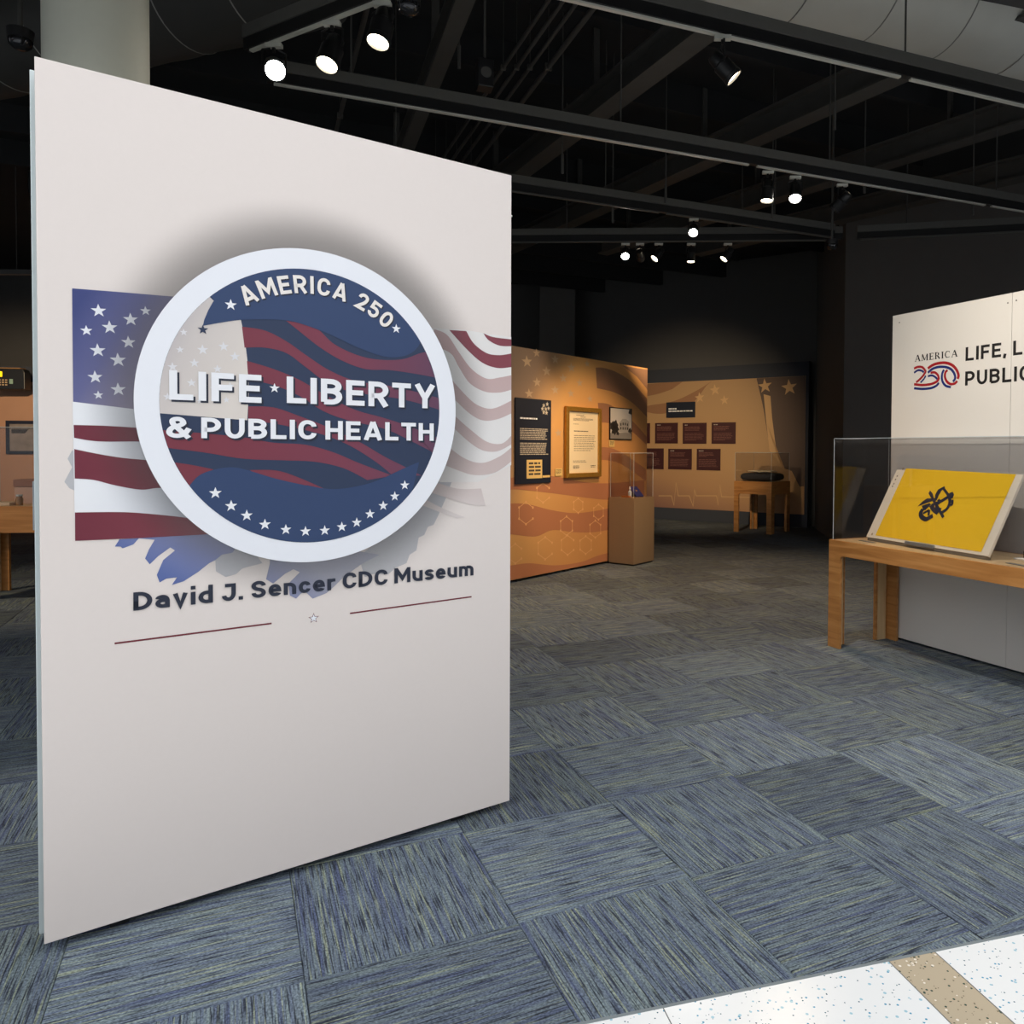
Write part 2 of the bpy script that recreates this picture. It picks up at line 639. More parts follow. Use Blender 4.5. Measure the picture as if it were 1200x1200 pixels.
def carpet_mat(name, far):
    m = bpy.data.materials.new(name)
    m.use_nodes = True
    nt = m.node_tree
    N, L = nt.nodes.new, nt.links.new
    b = nt.nodes['Principled BSDF']
    b.inputs['Roughness'].default_value = 0.95
    b.inputs['Specular IOR Level'].default_value = 0.15
    uvn = N('ShaderNodeUVMap')
    uvn.uv_map = 'UVMap'
    if far:
        at = N('ShaderNodeAttribute')
        at.attribute_name = 'tile_random'
        rv = at.outputs['Fac']
    else:
        oi = N('ShaderNodeObjectInfo')
        rv = oi.outputs['Random']
    # shift the pattern tile by tile
    cmb = N('ShaderNodeCombineXYZ')
    mul = N('ShaderNodeMath')
    mul.operation = 'MULTIPLY'
    mul.inputs[1].default_value = 137.0
    L(rv, mul.inputs[0])
    L(mul.outputs[0], cmb.inputs[0])
    L(mul.outputs[0], cmb.inputs[1])
    add = N('ShaderNodeVectorMath')
    L(uvn.outputs[0], add.inputs[0])
    L(cmb.outputs[0], add.inputs[1])

    def noise(sx, sy, detail, scale=1.0, rough=0.5):
        mp = N('ShaderNodeMapping')
        mp.inputs['Scale'].default_value = (sx, sy, 1)
        L(add.outputs[0], mp.inputs[0])
        n = N('ShaderNodeTexNoise')
        n.inputs['Scale'].default_value = scale
        n.inputs['Detail'].default_value = detail
        n.inputs['Roughness'].default_value = rough
        L(mp.outputs[0], n.inputs['Vector'])
        return n.outputs['Fac']
    n1 = noise(8, 190, 2)          # fine dashed lines
    n2 = noise(1.5, 60, 2)         # colour bands
    n3 = noise(120, 190, 2)        # fibre
    n4 = noise(2.5, 120, 1)         # pale olive streaks
    r2 = N('ShaderNodeValToRGB')
    r2.color_ramp.elements[0].position = 0.34
    r2.color_ramp.elements[0].color = srgb(84, 93, 120)
    r2.color_ramp.elements[1].position = 0.66
    r2.color_ramp.elements[1].color = srgb(118, 131, 133)
    L(n2, r2.inputs[0])
    r4 = N('ShaderNodeValToRGB')
    r4.color_ramp.elements[0].position = 0.56
    r4.color_ramp.elements[0].color = (0, 0, 0, 1)
    r4.color_ramp.elements[1].position = 0.68
    r4.color_ramp.elements[1].color = (0.8, 0.8, 0.8, 1)
    L(n4, r4.inputs[0])
    m4 = N('ShaderNodeMix')
    m4.data_type = 'RGBA'
    L(r4.outputs[0], m4.inputs[0])
    L(r2.outputs[0], m4.inputs[6])
    m4.inputs[7].default_value = srgb(144, 152, 128)
    r1 = N('ShaderNodeValToRGB')
    r1.color_ramp.elements[0].position = 0.36
    r1.color_ramp.elements[0].color = (1, 1, 1, 1)
    r1.color_ramp.elements[1].position = 0.50
    r1.color_ramp.elements[1].color = (0, 0, 0, 1)
    L(n1, r1.inputs[0])
    m1 = N('ShaderNodeMix')
    m1.data_type = 'RGBA'
    L(r1.outputs[0], m1.inputs[0])
    L(m4.outputs[2], m1.inputs[6])
    m1.inputs[7].default_value = srgb(50, 55, 66)
    # fibre + tile tint
    mr = N('ShaderNodeMapRange')
    mr.inputs[1].default_value = 0.25
    mr.inputs[2].default_value = 0.75
    mr.inputs[3].default_value = 0.42
    mr.inputs[4].default_value = 1.58
    L(n3, mr.inputs[0])
    mt = N('ShaderNodeMapRange')
    mt.inputs[3].default_value = 0.72
    mt.inputs[4].default_value = 1.14
    L(rv, mt.inputs[0])
    pr = N('ShaderNodeMath')
    pr.operation = 'MULTIPLY'
    L(mr.outputs[0], pr.inputs[0])
    L(mt.outputs[0], pr.inputs[1])
    sc = N('ShaderNodeVectorMath')
    sc.operation = 'SCALE'
    L(m1.outputs[2], sc.inputs[0])
    L(pr.outputs[0], sc.inputs['Scale'])
    L(sc.outputs[0], b.inputs['Base Color'])
    bp = N('ShaderNodeBump')
    bp.inputs['Strength'].default_value = 0.5
    bp.inputs['Distance'].default_value = 0.004
    L(n3, bp.inputs['Height'])
    L(bp.outputs['Normal'], b.inputs['Normal'])
    return m


M_carpet = carpet_mat('striped_carpet', False)
M_carpet_far = carpet_mat('striped_carpet_distant', True)


def clip(poly, p, n):
    out = []
    for i, a in enumerate(poly):
        b = poly[(i + 1) % len(poly)]
        da, db = (a - p).dot(n), (b - p).dot(n)
        if da >= 0:
            out.append(a)
        if (da > 0) != (db > 0) and abs(da - db) > 1e-12:
            out.append(a + (b - a) * (da / (da - db)))
    return out


GAP = 0.0008


def tile_mesh(poly, name):
    """one carpet tile: chamfered slab over a convex outline (local metres)"""
    ctr = sum(poly, Vector((0, 0))) / len(poly)
    n = len(poly)
    top = [p + (ctr - p).normalized() * 0.003 for p in poly]
    vs = [(p.x, p.y, -0.0115) for p in poly] + [(p.x, p.y, -0.0022) for p in poly] + [(p.x, p.y, 0) for p in top]
    fs = [tuple(range(2 * n, 3 * n))]
    for i in range(n):
        j = (i + 1) % n
        fs += [(i, j, n + j, n + i), (n + i, n + j, 2 * n + j, 2 * n + i)]
    me = bpy.data.meshes.new(name)
    me.from_pydata(vs, [], fs)
    uv = me.uv_layers.new(name='UVMap')
    for lp in me.loops:
        co = me.vertices[lp.vertex_index].co
        uv.data[lp.index].uv = (co.x, co.y)
    me.materials.append(M_carpet)
    return me


hs = TS / 2 - GAP
sq = [Vector((-hs, -hs)), Vector((hs, -hs)), Vector((hs, hs)), Vector((-hs, hs))]
full_tile = tile_mesh(sq, 'carpet_tile')
cells = []
for i in range(-34, 26):
    for j in range(-36, 10):
        ctr = T0 + u2 * ((i + 0.5) * TS) + v2 * ((j + 0.5) * TS)
        if not (-15.5 < ctr.x < 9 and ctr.y < 19.5):
            continue
        corners = [ctr + u2 * (a * hs) + v2 * (b * hs) for a, b in ((-1, -1), (1, -1), (1, 1), (-1, 1))]
        ds = [(p - E0).dot(en) for p in corners]
        if max(ds) < 0.02:
            continue
        d3 = Vector((ctr.x, ctr.y, 0)) - O
        dep = d3.dot(FV)
        px = CX + F * d3.dot(RV) / dep if dep > 0.3 else -9999
        py = CY - F * d3.dot(UV) / dep if dep > 0.3 else 9999
        vis = dep > 0.3 and -130 < px < 1330 and py < 1330
        # hidden by the white wall panel on the right, the murals, the far walls
        cells.append((not vis, ctr.length, i, j, ctr, min(ds)))
cells.sort(key=lambda t: (t[0], t[1]))
far_v, far_f, far_uv, far_r = [], [], [], []
for k, (hid, dist, i, j, ctr, dmin) in enumerate(cells):
    even = (i + j) % 2 == 0
    ang = TU + (0 if even else math.pi / 2) + (math.pi if rnd.random() < 0.5 else 0)
    dirx = Vector((math.cos(ang), math.sin(ang)))
    diry = Vector((-math.sin(ang), math.cos(ang)))
    if k < 296 and not hid:
        me = full_tile
        if dmin < 0:
            loc = [Vector(((E0 + en * 0.006 - ctr).dot(dirx), (E0 + en * 0.006 - ctr).dot(diry)))]
            nl = Vector((en.dot(dirx), en.dot(diry)))
            pl = clip(sq, loc[0], nl)
            if len(pl) < 3:
                continue
            me = tile_mesh(pl, 'carpet_tile_cut')
        o = bpy.data.objects.new('carpet_tile', me)
        col.objects.link(o)
        o.location = (ctr.x, ctr.y, 0)
        o.rotation_euler = (0, 0, ang)
        o.parent = floor
    else:
        pl = sq
        if dmin < 0:
            pl = clip(sq, Vector(((E0 + en * 0.006 - ctr).dot(dirx), (E0 + en * 0.006 - ctr).dot(diry))),
                      Vector((en.dot(dirx), en.dot(diry))))
            if len(pl) < 3:
                continue
        b0 = len(far_v)
        r = rnd.random()
        for p in pl:
            q = ctr + dirx * p.x + diry * p.y
            far_v.append((q.x, q.y, 0))
            far_uv.append((p.x, p.y))
            far_r.append(r)
        far_f.append(tuple(range(b0, len(far_v))))
me = bpy.data.meshes.new('distant_carpet_tiles')
me.from_pydata(far_v, [], far_f)
uv = me.uv_layers.new(name='UVMap')
at = me.attributes.new('tile_random', 'FLOAT', 'POINT')
for lp in me.loops:
    uv.data[lp.index].uv = far_uv[lp.vertex_index]
for i, r in enumerate(far_r):
    at.data[i].value = r
me.materials.append(M_carpet_far)
fo = bpy.data.objects.new('distant_carpet_tiles', me)
col.objects.link(fo)
fo.parent = floor
fo['kind'] = 'stuff'


def terrazzo(name, base, chips, scale, amount):
    m = bpy.data.materials.new(name)
    m.use_nodes = True
    nt = m.node_tree
    N, L = nt.nodes.new, nt.links.new
    b = nt.nodes['Principled BSDF']
    b.inputs['Roughness'].default_value = 0.25
    tc = N('ShaderNodeTexCoord')
    last = None
    prev = base
    for k, (cc, sc, am) in enumerate(chips):
        vo = N('ShaderNodeTexVoronoi')
        vo.inputs['Scale'].default_value = sc
        L(tc.outputs['Object'], vo.inputs['Vector'])
        # only some of the cells hold a chip
        wn = N('ShaderNodeSeparateColor')
        L(vo.outputs['Color'], wn.inputs[0])
        pick = N('ShaderNodeMath')
        pick.operation = 'LESS_THAN'
        pick.inputs[1].default_value = am
        L(wn.outputs[0], pick.inputs[0])
        near = N('ShaderNodeMath')
        near.operation = 'LESS_THAN'
        near.inputs[1].default_value = 0.30
        L(vo.outputs['Distance'], near.inputs[0])
        mu = N('ShaderNodeMath')
        mu.operation = 'MULTIPLY'
        L(pick.outputs[0], mu.inputs[0])
        L(near.outputs[0], mu.inputs[1])
        mx = N('ShaderNodeMix')
        mx.data_type = 'RGBA'
        L(mu.outputs[0], mx.inputs[0])
        if last is None:
            mx.inputs[6].default_value = base
        else:
            L(last, mx.inputs[6])
        mx.inputs[7].default_value = cc
        last = mx.outputs[2]
    L(last, b.inputs['Base Color'])
    return m


M_terr = terrazzo('white_terrazzo', srgb(236, 238, 238),
                  [(srgb(70, 150, 185), 95, 0.10), (srgb(40, 90, 110), 130, 0.07), (srgb(160, 200, 215), 70, 0.12)], 1, 1)
M_terr2 = terrazzo('tan_terrazzo', srgb(186, 172, 148),
                   [(srgb(60, 80, 70), 90, 0.16), (srgb(235, 228, 215), 75, 0.18), (srgb(110, 105, 85), 130, 0.15)], 1, 1)
M_div = mat('divider_strip_metal', srgb(110, 115, 118), 0.4, 0.6)


def floor_poly(name, pts, z0, z1, m):
    n = len(pts)
    vs = [(p[0], p[1], z0) for p in pts] + [(p[0], p[1], z1) for p in pts]
    fs = [tuple(range(n))[::-1], tuple(range(n, 2 * n))] + [(i, (i + 1) % n, n + (i + 1) % n, n + i) for i in range(n)]
    return MB().add(vs, fs).build(name, m, floor)


def ep(s, d):
    """point on the floor: s along the carpet edge, d towards the lobby"""
    p = E0 + ed * s - en * d
    return (p.x, p.y)


def es(x, y):
    q = atz(x, y)
    v = Vector((q.x, q.y)) - E0
    return v.dot(ed), -v.dot(en)


sa = es(1040, 1125)[0]
sb = es(1095, 1115)[0]
sc2 = es(776, 1179)[0]
stops = [-9.0, -6.6, -6.6 + 0.155, -3.3, sc2, sa, sb, 3.9, 4.05, 9.0]
for a, b in zip(stops, stops[1:]):
    tan = abs((b - a) - (sb - sa)) < 0.02
    floor_poly('terrazzo_panel', [ep(a + 0.0015, 7.5), ep(b - 0.0015, 7.5), ep(b - 0.0015, 0.004), ep(a + 0.0015, 0.004)],
               -0.0118, 0, M_terr2 if tan else M_terr)
for s in stops[1:-1]:
    floor_poly('divider_strip', [ep(s - 0.0015, 7.5), ep(s + 0.0015, 7.5), ep(s + 0.0015, 0.004), ep(s - 0.0015, 0.004)],
               -0.0118, 0.0002, M_div)
floor_poly('carpet_edge_strip', [ep(-9, 0.004), ep(9, 0.004), ep(9, -0.006), ep(-9, -0.006)], -0.0118, 0.0006,
           mat('edge_strip_grey', srgb(120, 130, 134), 0.5))

CZ = 5.2


def wall(name, a, b, th, z1, m, z0=-0.16, behind=1):
    pl = Plane(a, math.atan2(b[1] - a[1], b[0] - a[0]))
    L = (Vector(b) - Vector(a)).length
    o = MB().box(0, L, 0, th * behind, z0, z1).build(name, m)
    o.location = (a[0], a[1], 0)
    o.rotation_euler = (0, 0, pl.yaw)
    o['kind'] = 'structure'
    return o


BM = Plane((1.29, 16.0), math.radians(-32.8))          # navy board with the far mural
wall('wall_back', (-0.75, 17.73), (5.2, 13.89), 0.2, CZ, M_wall)
wall('wall_back_left', (-15, 16.6), (-0.9, 17.9), 0.2, CZ, M_wall)
wall('wall_left', (-15.2, 2.0), (-15.2, 17.0), 0.2, CZ, M_wall)
pr_ = MB().box(0, 0.76, 0, 1.1, -0.16, CZ).build('wall_pier', M_wall2)
pr_.location = (-1.27, 16.9, 0)
pr_['kind'] = 'structure'
wr = MB().add([(3.65, 11.5, -0.16), (8.6, 8.2, -0.16), (8.6, 12, -0.16), (4.3, 14.6, -0.16), (4.03, 14.3, -0.16),
               (3.65, 11.5, CZ), (8.6, 8.2, CZ), (8.6, 12, CZ), (4.3, 14.6, CZ), (4.03, 14.3, CZ)],
              [(0, 1, 2, 3, 4), (5, 6, 7, 8, 9), (0, 1, 6, 5), (1, 2, 7, 6), (2, 3, 8, 7), (3, 4, 9, 8), (4, 0, 5, 9)])
wr = wr.build('wall_right', M_wall2)
wr['kind'] = 'structure'
wall('wall_right_side', (8.6, 9), (8.6, 4.4), 0.2, CZ, M_wall)

# black ceiling deck over the exhibit, with an unseen header shaped to cut the daylight
cp = [ep(-15, -0.9), ep(10, -0.9), (10, 20), (-16, 20)]
vs = [(p[0], p[1], CZ) for p in cp] + [(p[0], p[1], CZ + 0.2) for p in cp]
ceil = MB().add(vs, [(3, 2, 1, 0), (4, 5, 6, 7), (0, 1, 5, 4), (1, 2, 6, 5), (2, 3, 7, 6), (3, 0, 4, 7)]).build('ceiling', M_ceil)
ceil['kind'] = 'structure'
M_lobby = mat('lobby_wall_pale', srgb(165, 167, 170), 0.8)
HD, HZ = 0.9, 3.45
hdr = MB().add([(*ep(-15, -HD), HZ), (*ep(10, -HD), HZ), (*ep(10, -HD - 0.15), HZ), (*ep(-15, -HD - 0.15), HZ),
                (*ep(-15, -HD), CZ), (*ep(10, -HD), CZ), (*ep(10, -HD - 0.15), CZ), (*ep(-15, -HD - 0.15), CZ)],
               [(3, 2, 1, 0), (4, 5, 6, 7), (0, 1, 5, 4), (1, 2, 6, 5), (2, 3, 7, 6), (3, 0, 4, 7)]).build('trim_1', M_ceil)
hdr['kind'] = 'structure'
# unseen lobby wall: solid lower part shaped to cut daylight, mullioned bays open above
gz = MB()
for k in range(-5, 6):
    gz.box(k * 1.9 - 0.14, k * 1.9 + 0.14, -7.5, -7.2, -0.16, 6.2)
gz.box(-10, 10, -7.5, -7.2, -0.16, 4.6)
gz.box(-10, 10, -7.5, -7.2, 6.0, 6.4)
gz = gz.build('wall_front', M_lobby)
gz['kind'] = 'structure'
for nm, x in (('wall_lobby_left', -11.5), ('wall_lobby_right', 11.3)):
    o = MB().box(x, x + 0.2, -7.5, 2.0, -0.16, 6.2).build(nm, M_lobby)
    o['kind'] = 'structure'

# ================================================================== TITLE PANEL (near left)
P1 = Plane((-1.5596, 2.1602), math.radians(36.921))
W1, ZB1, ZT1 = 1.520, 0.029, 2.517
tp = thing('title_panel', 'tall white freestanding title panel with round navy flag emblem, nearest the camera', 'display panel',
           (P1.p.x, P1.p.y, 0), P1.yaw)
# the front sheet leans by a hair in the photo, the sheet is 12 mm, the backing sheet 8 cm behind, a little to the left
MB().box(0, W1, 0.0, 0.012, ZB1, ZT1).build('front_sheet', M_white, tp, bevel=0.0015)
MB().box(-0.010, W1 - 0.02, 0.070, 0.086, ZB1 - 0.004, ZT1 - 0.012).build('rear_sheet', M_core, tp, bevel=0.0015)
MB().box(0.02, W1 - 0.03, 0.012, 0.070, ZB1 + 0.02, ZT1 - 0.03).build('inner_frame', mat('panel_frame_dark', srgb(70, 78, 82), 0.6), tp)
for x in (0.16, W1 - 0.24):
    MB().box(x, x + 0.05, 0.03, 0.25, 0.0005, 0.035).build('foot', M_black, tp, bevel=0.003)
MB().lathe([(0, 0.012), (0.03, 0.02), (0.05, 0.012)], (-0.008, 0.13, 0.12), (1, 0, 0), 12).build('levelling_knob', M_black, tp, smooth=True)
MB().box(-0.014, -0.0105, 0.072, 0.084, 1.20, 1.34).build('hinge_plate', mat('hinge_steel', srgb(180, 190, 195), 0.3, 0.8), tp)
MB().lathe([(0, 0.004), (0.006, 0.004)], (W1, 0.006, 2.36), (1, 0, 0), 10).build('hook', M_rail, tp)

z1f = P1.zoom(60, 270, 4)
z2f = P1.zoom(320, 270, 4)
z3f = P1.zoom(60, 500, 4)
z4f = P1.zoom(320, 500, 4)
LY = lambda k: -0.0004 - 0.00045 * k
CU, CZ1, RO = 0.7535, 1.579, 0.5243
RI = RO * 0.873

M_blueA = ramp_mat('brush_blue_ink', (0.6, 0, 0.8), [(1.02, srgb(88, 106, 164)), (1.12, srgb(124, 132, 174)), (1.28, srgb(172, 172, 184))])
M_greyink = mat('brush_grey_ink', srgb(188, 187, 190), 0.6)
M_red = ramp_mat('flag_red_ink', (1, 0, 0), [(0.1, srgb(112, 36, 54)), (0.28, srgb(122, 48, 62)), (0.5, srgb(140, 88, 94))])
M_redin = ramp_mat('disc_red_ink', (1, 0, 0), [(0.45, srgb(120, 47, 62)), (0.85, srgb(122, 54, 74)), (1.2, srgb(98, 60, 86))])
M_flagwhite = ramp_mat('flag_white_ink', (1, 0, 0), [(0.1, srgb(240, 241, 244)), (0.27, srgb(226, 228, 234)), (0.45, srgb(170, 174, 186))])
M_canton = ramp_mat('flag_canton_ink', (1, 0, -0.55), [(-0.92, srgb(56, 66, 122)), (-0.78, srgb(98, 100, 146)), (-0.62, srgb(160, 152, 170)), (-0.47, srgb(205, 197, 193))])
M_navy = mat('disc_navy_ink', srgb(36, 52, 82), 0.5)
M_ribbon = mat('disc_ribbon_blue_ink', srgb(42, 64, 104), 0.5)
M_ring = mat('disc_ring_white_ink', srgb(240, 242, 248), 0.5)
M_star = mat('flag_star_white', srgb(236, 238, 244), 0.5)
M_starfaint = mat('disc_star_pale', srgb(224, 223, 226), 0.5)
M_letter = mat('letter_cream', srgb(240, 234, 228), 0.5)

# brush strokes
m_ = M_blueA
MB().poly(z3f([(400, 522), (490, 517), (720, 500), (870, 560), (850, 590), (800, 600), (770, 625), (740, 640), (690, 680), (620, 725),
             (565, 742), (590, 706), (540, 712), (508, 730), (495, 695), (512, 655), (525, 625), (580, 580), (558, 566),
             (500, 608), (462, 645), (440, 618), (458, 575), (485, 530)]), LY(1)).build('blue_brush_print', m_, tp)
MB().poly(z3f([(320, 528), (412, 522), (385, 552), (335, 570), (325, 562), (298, 562)]), LY(1)).build('blue_brush_print', m_, tp)
MB().poly(z4f([(-15, 600), (-15, 640), (-33, 715), (0, 735), (55, 690), (95, 668), (125, 682), (72, 735), (78, 790), (108, 806), (130, 782),
             (150, 772), (185, 806), (250, 780), (290, 745), (330, 705), (420, 640), (500, 600), (250, 560)]), LY(1)).build('blue_brush_print', m_, tp)
m_ = M_greyink
MB().poly(z3f([(700, 520), (770, 630), (772, 678), (818, 705), (868, 690), (895, 665), (930, 655), (990, 640), (960, 600), (850, 540)]), LY(0)).build('grey_brush_print', m_, tp)
MB().poly(z4f([(430, 705), (470, 690), (540, 692), (575, 660), (625, 640), (640, 600), (672, 580), (682, 520), (708, 508), (725, 470),
              (752, 460), (772, 420), (790, 380), (812, 330), (852, 215), (700, 300), (560, 480), (400, 610)]), LY(0)).build('grey_brush_print', m_, tp)
MB().poly(z3f([(97, 112), (77, 150), (98, 190), (62, 258), (85, 288), (110, 300), (110, 110)]), LY(0)).build('grey_brush_print', m_, tp)

# printed soft grey halo round the emblem
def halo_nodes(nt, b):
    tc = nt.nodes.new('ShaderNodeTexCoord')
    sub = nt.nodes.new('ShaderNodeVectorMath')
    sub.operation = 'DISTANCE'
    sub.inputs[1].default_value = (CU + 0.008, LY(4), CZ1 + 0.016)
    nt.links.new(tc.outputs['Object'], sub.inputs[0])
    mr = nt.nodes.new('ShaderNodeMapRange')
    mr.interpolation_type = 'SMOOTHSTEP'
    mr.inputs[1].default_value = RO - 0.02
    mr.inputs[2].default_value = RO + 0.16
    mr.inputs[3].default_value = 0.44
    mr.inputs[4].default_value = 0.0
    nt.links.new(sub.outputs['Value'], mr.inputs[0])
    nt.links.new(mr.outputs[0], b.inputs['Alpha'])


def ring(mb, cx, cz, r0, r1, y, n=96):
    vs, fs = [], []
    for k in range(n):
        a = 2 * math.pi * k / n
        vs += [(cx + r0 * math.cos(a), y, cz + r0 * math.sin(a)), (cx + r1 * math.cos(a), y, cz + r1 * math.sin(a))]
    for k in range(n):
        j = (k + 1) % n
        fs.append((2 * k, 2 * k + 1, 2 * j + 1, 2 * j))
    mb.add(vs, fs)
    return mb


# left flag
lf = MB()
canton = z1f([(98, 272), (330, 290), (590, 312), (760, 326), (760, 840), (390, 838), (103, 803)])
MB().poly(canton, LY(2)).build('flag_canton_print', M_canton, tp)
wh = MB().poly(z1f([(100, 803), (390, 838), (700, 860)]) + z3f([(720, 505), (400, 522), (112, 535)]), LY(2))
wh.build('flag_white_print', M_flagwhite, tp)
m_ = M_red
MB().poly(z1f(smooth_pts([(105, 912), (250, 916), (400, 925), (500, 935)])) + z1f(smooth_pts([(500, 1000), (415, 990), (260, 990), (180, 985), (107, 972)])), LY(3)).build('flag_red_stripe_print', m_, tp)
MB().poly(z1f(smooth_pts([(108, 1025), (180, 1040), (260, 1055), (350, 1068), (445, 1076), (560, 1085)])) +
        z3f(smooth_pts([(640, 300), (510, 287), (420, 295), (300, 275), (200, 250), (110, 243)])), LY(3)).build('flag_red_stripe_print', m_, tp)
MB().poly(z3f(smooth_pts([(111, 402), (300, 400), (420, 405), (620, 425), (720, 445)])) + z3f(smooth_pts([(760, 503), (720, 505), (400, 522), (112, 535)])), LY(3)).build('flag_red_stripe_print', m_, tp)
kz = (P1.px(200, 400)[0] - P1.px(190, 400)[0]) / 40
for x, y, r in ((222, 377, 38), (372, 418, 38), (442, 378, 28), (165, 470, 30), (274, 455, 39), (362, 525, 37), (218, 563, 39),
                (313, 608, 41), (206, 688, 37), (314, 746, 39), (221, 772, 25)):
    cx, cz = z1f([(x, y)])[0]
    MB().star(cx, cz, r * kz * 0.92, LY(3), rot=0.06).build('flag_star_print', M_star, tp)

# right flag, pale
pale = MB().poly(z2f(smooth_pts([(740, 458), (900, 468), (1000, 484), (1116, 500)])) + z2f([(1116, 1100), (960, 1180), (780, 1180), (700, 800)]), LY(1))
pale.build('flag_pale_print', ramp_mat('flag_pale_ink', (0, 0, 1), [(1.25, srgb(226, 220, 215)), (1.42, srgb(234, 230, 227)), (1.86, srgb(232, 229, 226))]), tp)
m_ = mat('flag_dark_red_ink', srgb(132, 62, 74), 0.6)
MB().poly(z2f(smooth_pts([(985, 482), (1030, 500), (1116, 511)]) + smooth_pts([(1116, 543), (1060, 540), (1010, 515), (985, 482)])), LY(2)).build('flag_dark_red_print', m_, tp)
MB().poly(z2f(smooth_pts([(905, 472), (940, 530), (1000, 575), (1060, 585), (1116, 577)]) + smooth_pts([(1116, 641), (1050, 645), (980, 620), (910, 560), (825, 467)])), LY(2)).build('flag_dark_red_print', m_, tp)
m_ = ramp_mat('flag_pink_ink', (0, 0, 1), [(1.18, srgb(220, 210, 206)), (1.35, srgb(206, 188, 184)), (1.8, srgb(196, 166, 164))])
for up, lo in (
        ([(755, 463), (815, 490), (870, 570), (930, 650), (1000, 695), (1060, 690), (1116, 679)], [(1116, 747), (1060, 760), (990, 755), (920, 715), (870, 640), (830, 575), (745, 540)]),
        ([(820, 680), (900, 770), (960, 820), (1030, 835), (1116, 798)], [(1116, 858), (1050, 885), (980, 890), (910, 850), (820, 760)]),
        ([(830, 850), (920, 930), (1000, 990), (1070, 1000), (1116, 963)], [(1116, 1003), (1050, 1035), (980, 1030), (910, 985), (830, 910)]),
        ([(815, 1010), (900, 1070), (980, 1090), (1060, 1060), (1116, 1018)], [(1116, 1083), (1040, 1135), (950, 1147), (880, 1130), (780, 1090)])):
    MB().poly(z2f(smooth_pts(up) + smooth_pts(lo)), LY(2)).build('flag_pink_stripe_print', m_, tp)
for up, lo in (([(735, 250), (860, 290), (975, 290)], [(995, 370), (900, 360), (715, 300)]),
               ([(700, 335), (800, 385), (900, 425)], [(860, 430), (780, 400), (690, 365)])):
    MB().poly(z4f(smooth_pts(up) + smooth_pts(lo)), LY(2)).build('flag_pink_stripe_print', m_, tp)

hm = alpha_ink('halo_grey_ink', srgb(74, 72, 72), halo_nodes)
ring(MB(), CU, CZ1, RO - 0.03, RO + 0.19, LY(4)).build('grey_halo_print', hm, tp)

# emblem disc
ring(MB(), CU, CZ1, RI - 0.002, RO, LY(6), 128).build('disc_ring_print', M_ring, tp)
disc = [(CU + RI * math.cos(a), CZ1 + RI * math.sin(a)) for a in [2 * math.pi * k / 128 for k in range(128)]]
MB().poly(disc, LY(6.5)).build('disc_navy_print', M_navy, tp)


def inside(pts, r=RI * 0.999):
    """clip a polygon outline to the disc by pulling outside points radially onto its rim"""
    out = []
    for x, z in pts:
        dx, dz = x - CU, z - CZ1
        d = math.hypot(dx, dz)
        if d > r:
            dx, dz = dx * r / d, dz * r / d
        out.append((CU + dx, CZ1 + dz))
    return out


def arc(a0, a1, n=40):
    """rim points, angles in degrees counted from the right, anticlockwise"""
    return [(CU + RI * 0.999 * math.cos(math.radians(a0 + (a1 - a0) * k / n)),
             CZ1 + RI * 0.999 * math.sin(math.radians(a0 + (a1 - a0) * k / n))) for k in range(n + 1)]


def angle_at(p):
    return math.degrees(math.atan2(p[1] - CZ1, p[0] - CU))


# canton inside the disc
c_top = z1f([(600, 360)])[0]
c_bot = z1f([(498, 858)])[0]
a_bot, a_top = angle_at(c_bot) % 360, angle_at(z1f([(730, 300)])[0]) % 360
cin = z1f([(918, 890), (925, 760), (922, 640), (905, 500), (888, 420), (760, 330)]) + arc(a_top, a_bot, 30)
MB().poly(inside(cin), LY(7)).build('disc_canton_print', ramp_mat('disc_canton_ink', (1, 0, -0.5),
          [(-0.66, srgb(168, 162, 172)), (-0.5, srgb(206, 198, 194)), (-0.3, srgb(222, 213, 205))]), tp)
for x, y, r in ((620, 478, 22), (603, 560, 22), (709, 560, 32), (807, 545, 31), (860, 592, 31), (670, 622, 28), (568, 640, 28), (778, 650, 26),
                (657, 715, 26), (760, 740, 22), (545, 780, 24), (838, 730, 26), (820, 795, 20), (695, 800, 18)):
    cx, cz = z1f([(x, y)])[0]
    MB().star(cx, cz, r * kz * 0.92, LY(8), rot=0.06).build('disc_pale_star_print', M_starfaint, tp)
m_ = M_redin
sh = lambda pts: [(x + 1040, y) for x, y in pts]
for up, lo in (
        ([(60, 424), (190, 452), (280, 530), (380, 580), (480, 605), (600, 605), (690, 575), (735, 568)],
         [(760, 690), (650, 670), (540, 655), (430, 650), (320, 610), (220, 550), (130, 480), (60, 424)]),
        ([(-147, 452), (-40, 470), (60, 520), (160, 590), (260, 655), (380, 705), (500, 722), (620, 745), (790, 790)],
         [(790, 845), (640, 800), (500, 775), (380, 760), (260, 720), (150, 640), (60, 575), (-40, 550), (-135, 550)]),
        ([(-124, 612), (0, 650), (120, 700), (250, 775), (380, 840), (520, 880), (640, 920), (790, 980)],
         [(785, 1060), (640, 985), (520, 930), (350, 890), (230, 845), (120, 775), (0, 725), (-117, 700)]),
        ([(-118, 825), (0, 830), (120, 870), (250, 920), (400, 990), (520, 1060), (640, 1120), (730, 1170)],
         [(560, 1150), (480, 1085), (360, 1010), (240, 960), (120, 930), (0, 905), (-118, 893)]),
        ([(-535, 935), (-340, 950), (-140, 970), (0, 995), (150, 1005), (280, 1040), (400, 1090), (560, 1150)],
         [(440, 1170), (330, 1115), (200, 1085), (60, 1078), (-140, 1070), (-330, 1040), (-515, 1018)])):
    MB().poly(inside(z2f(smooth_pts(up) + smooth_pts(lo))), LY(7.5)).build('disc_red_stripe_print', m_, tp)
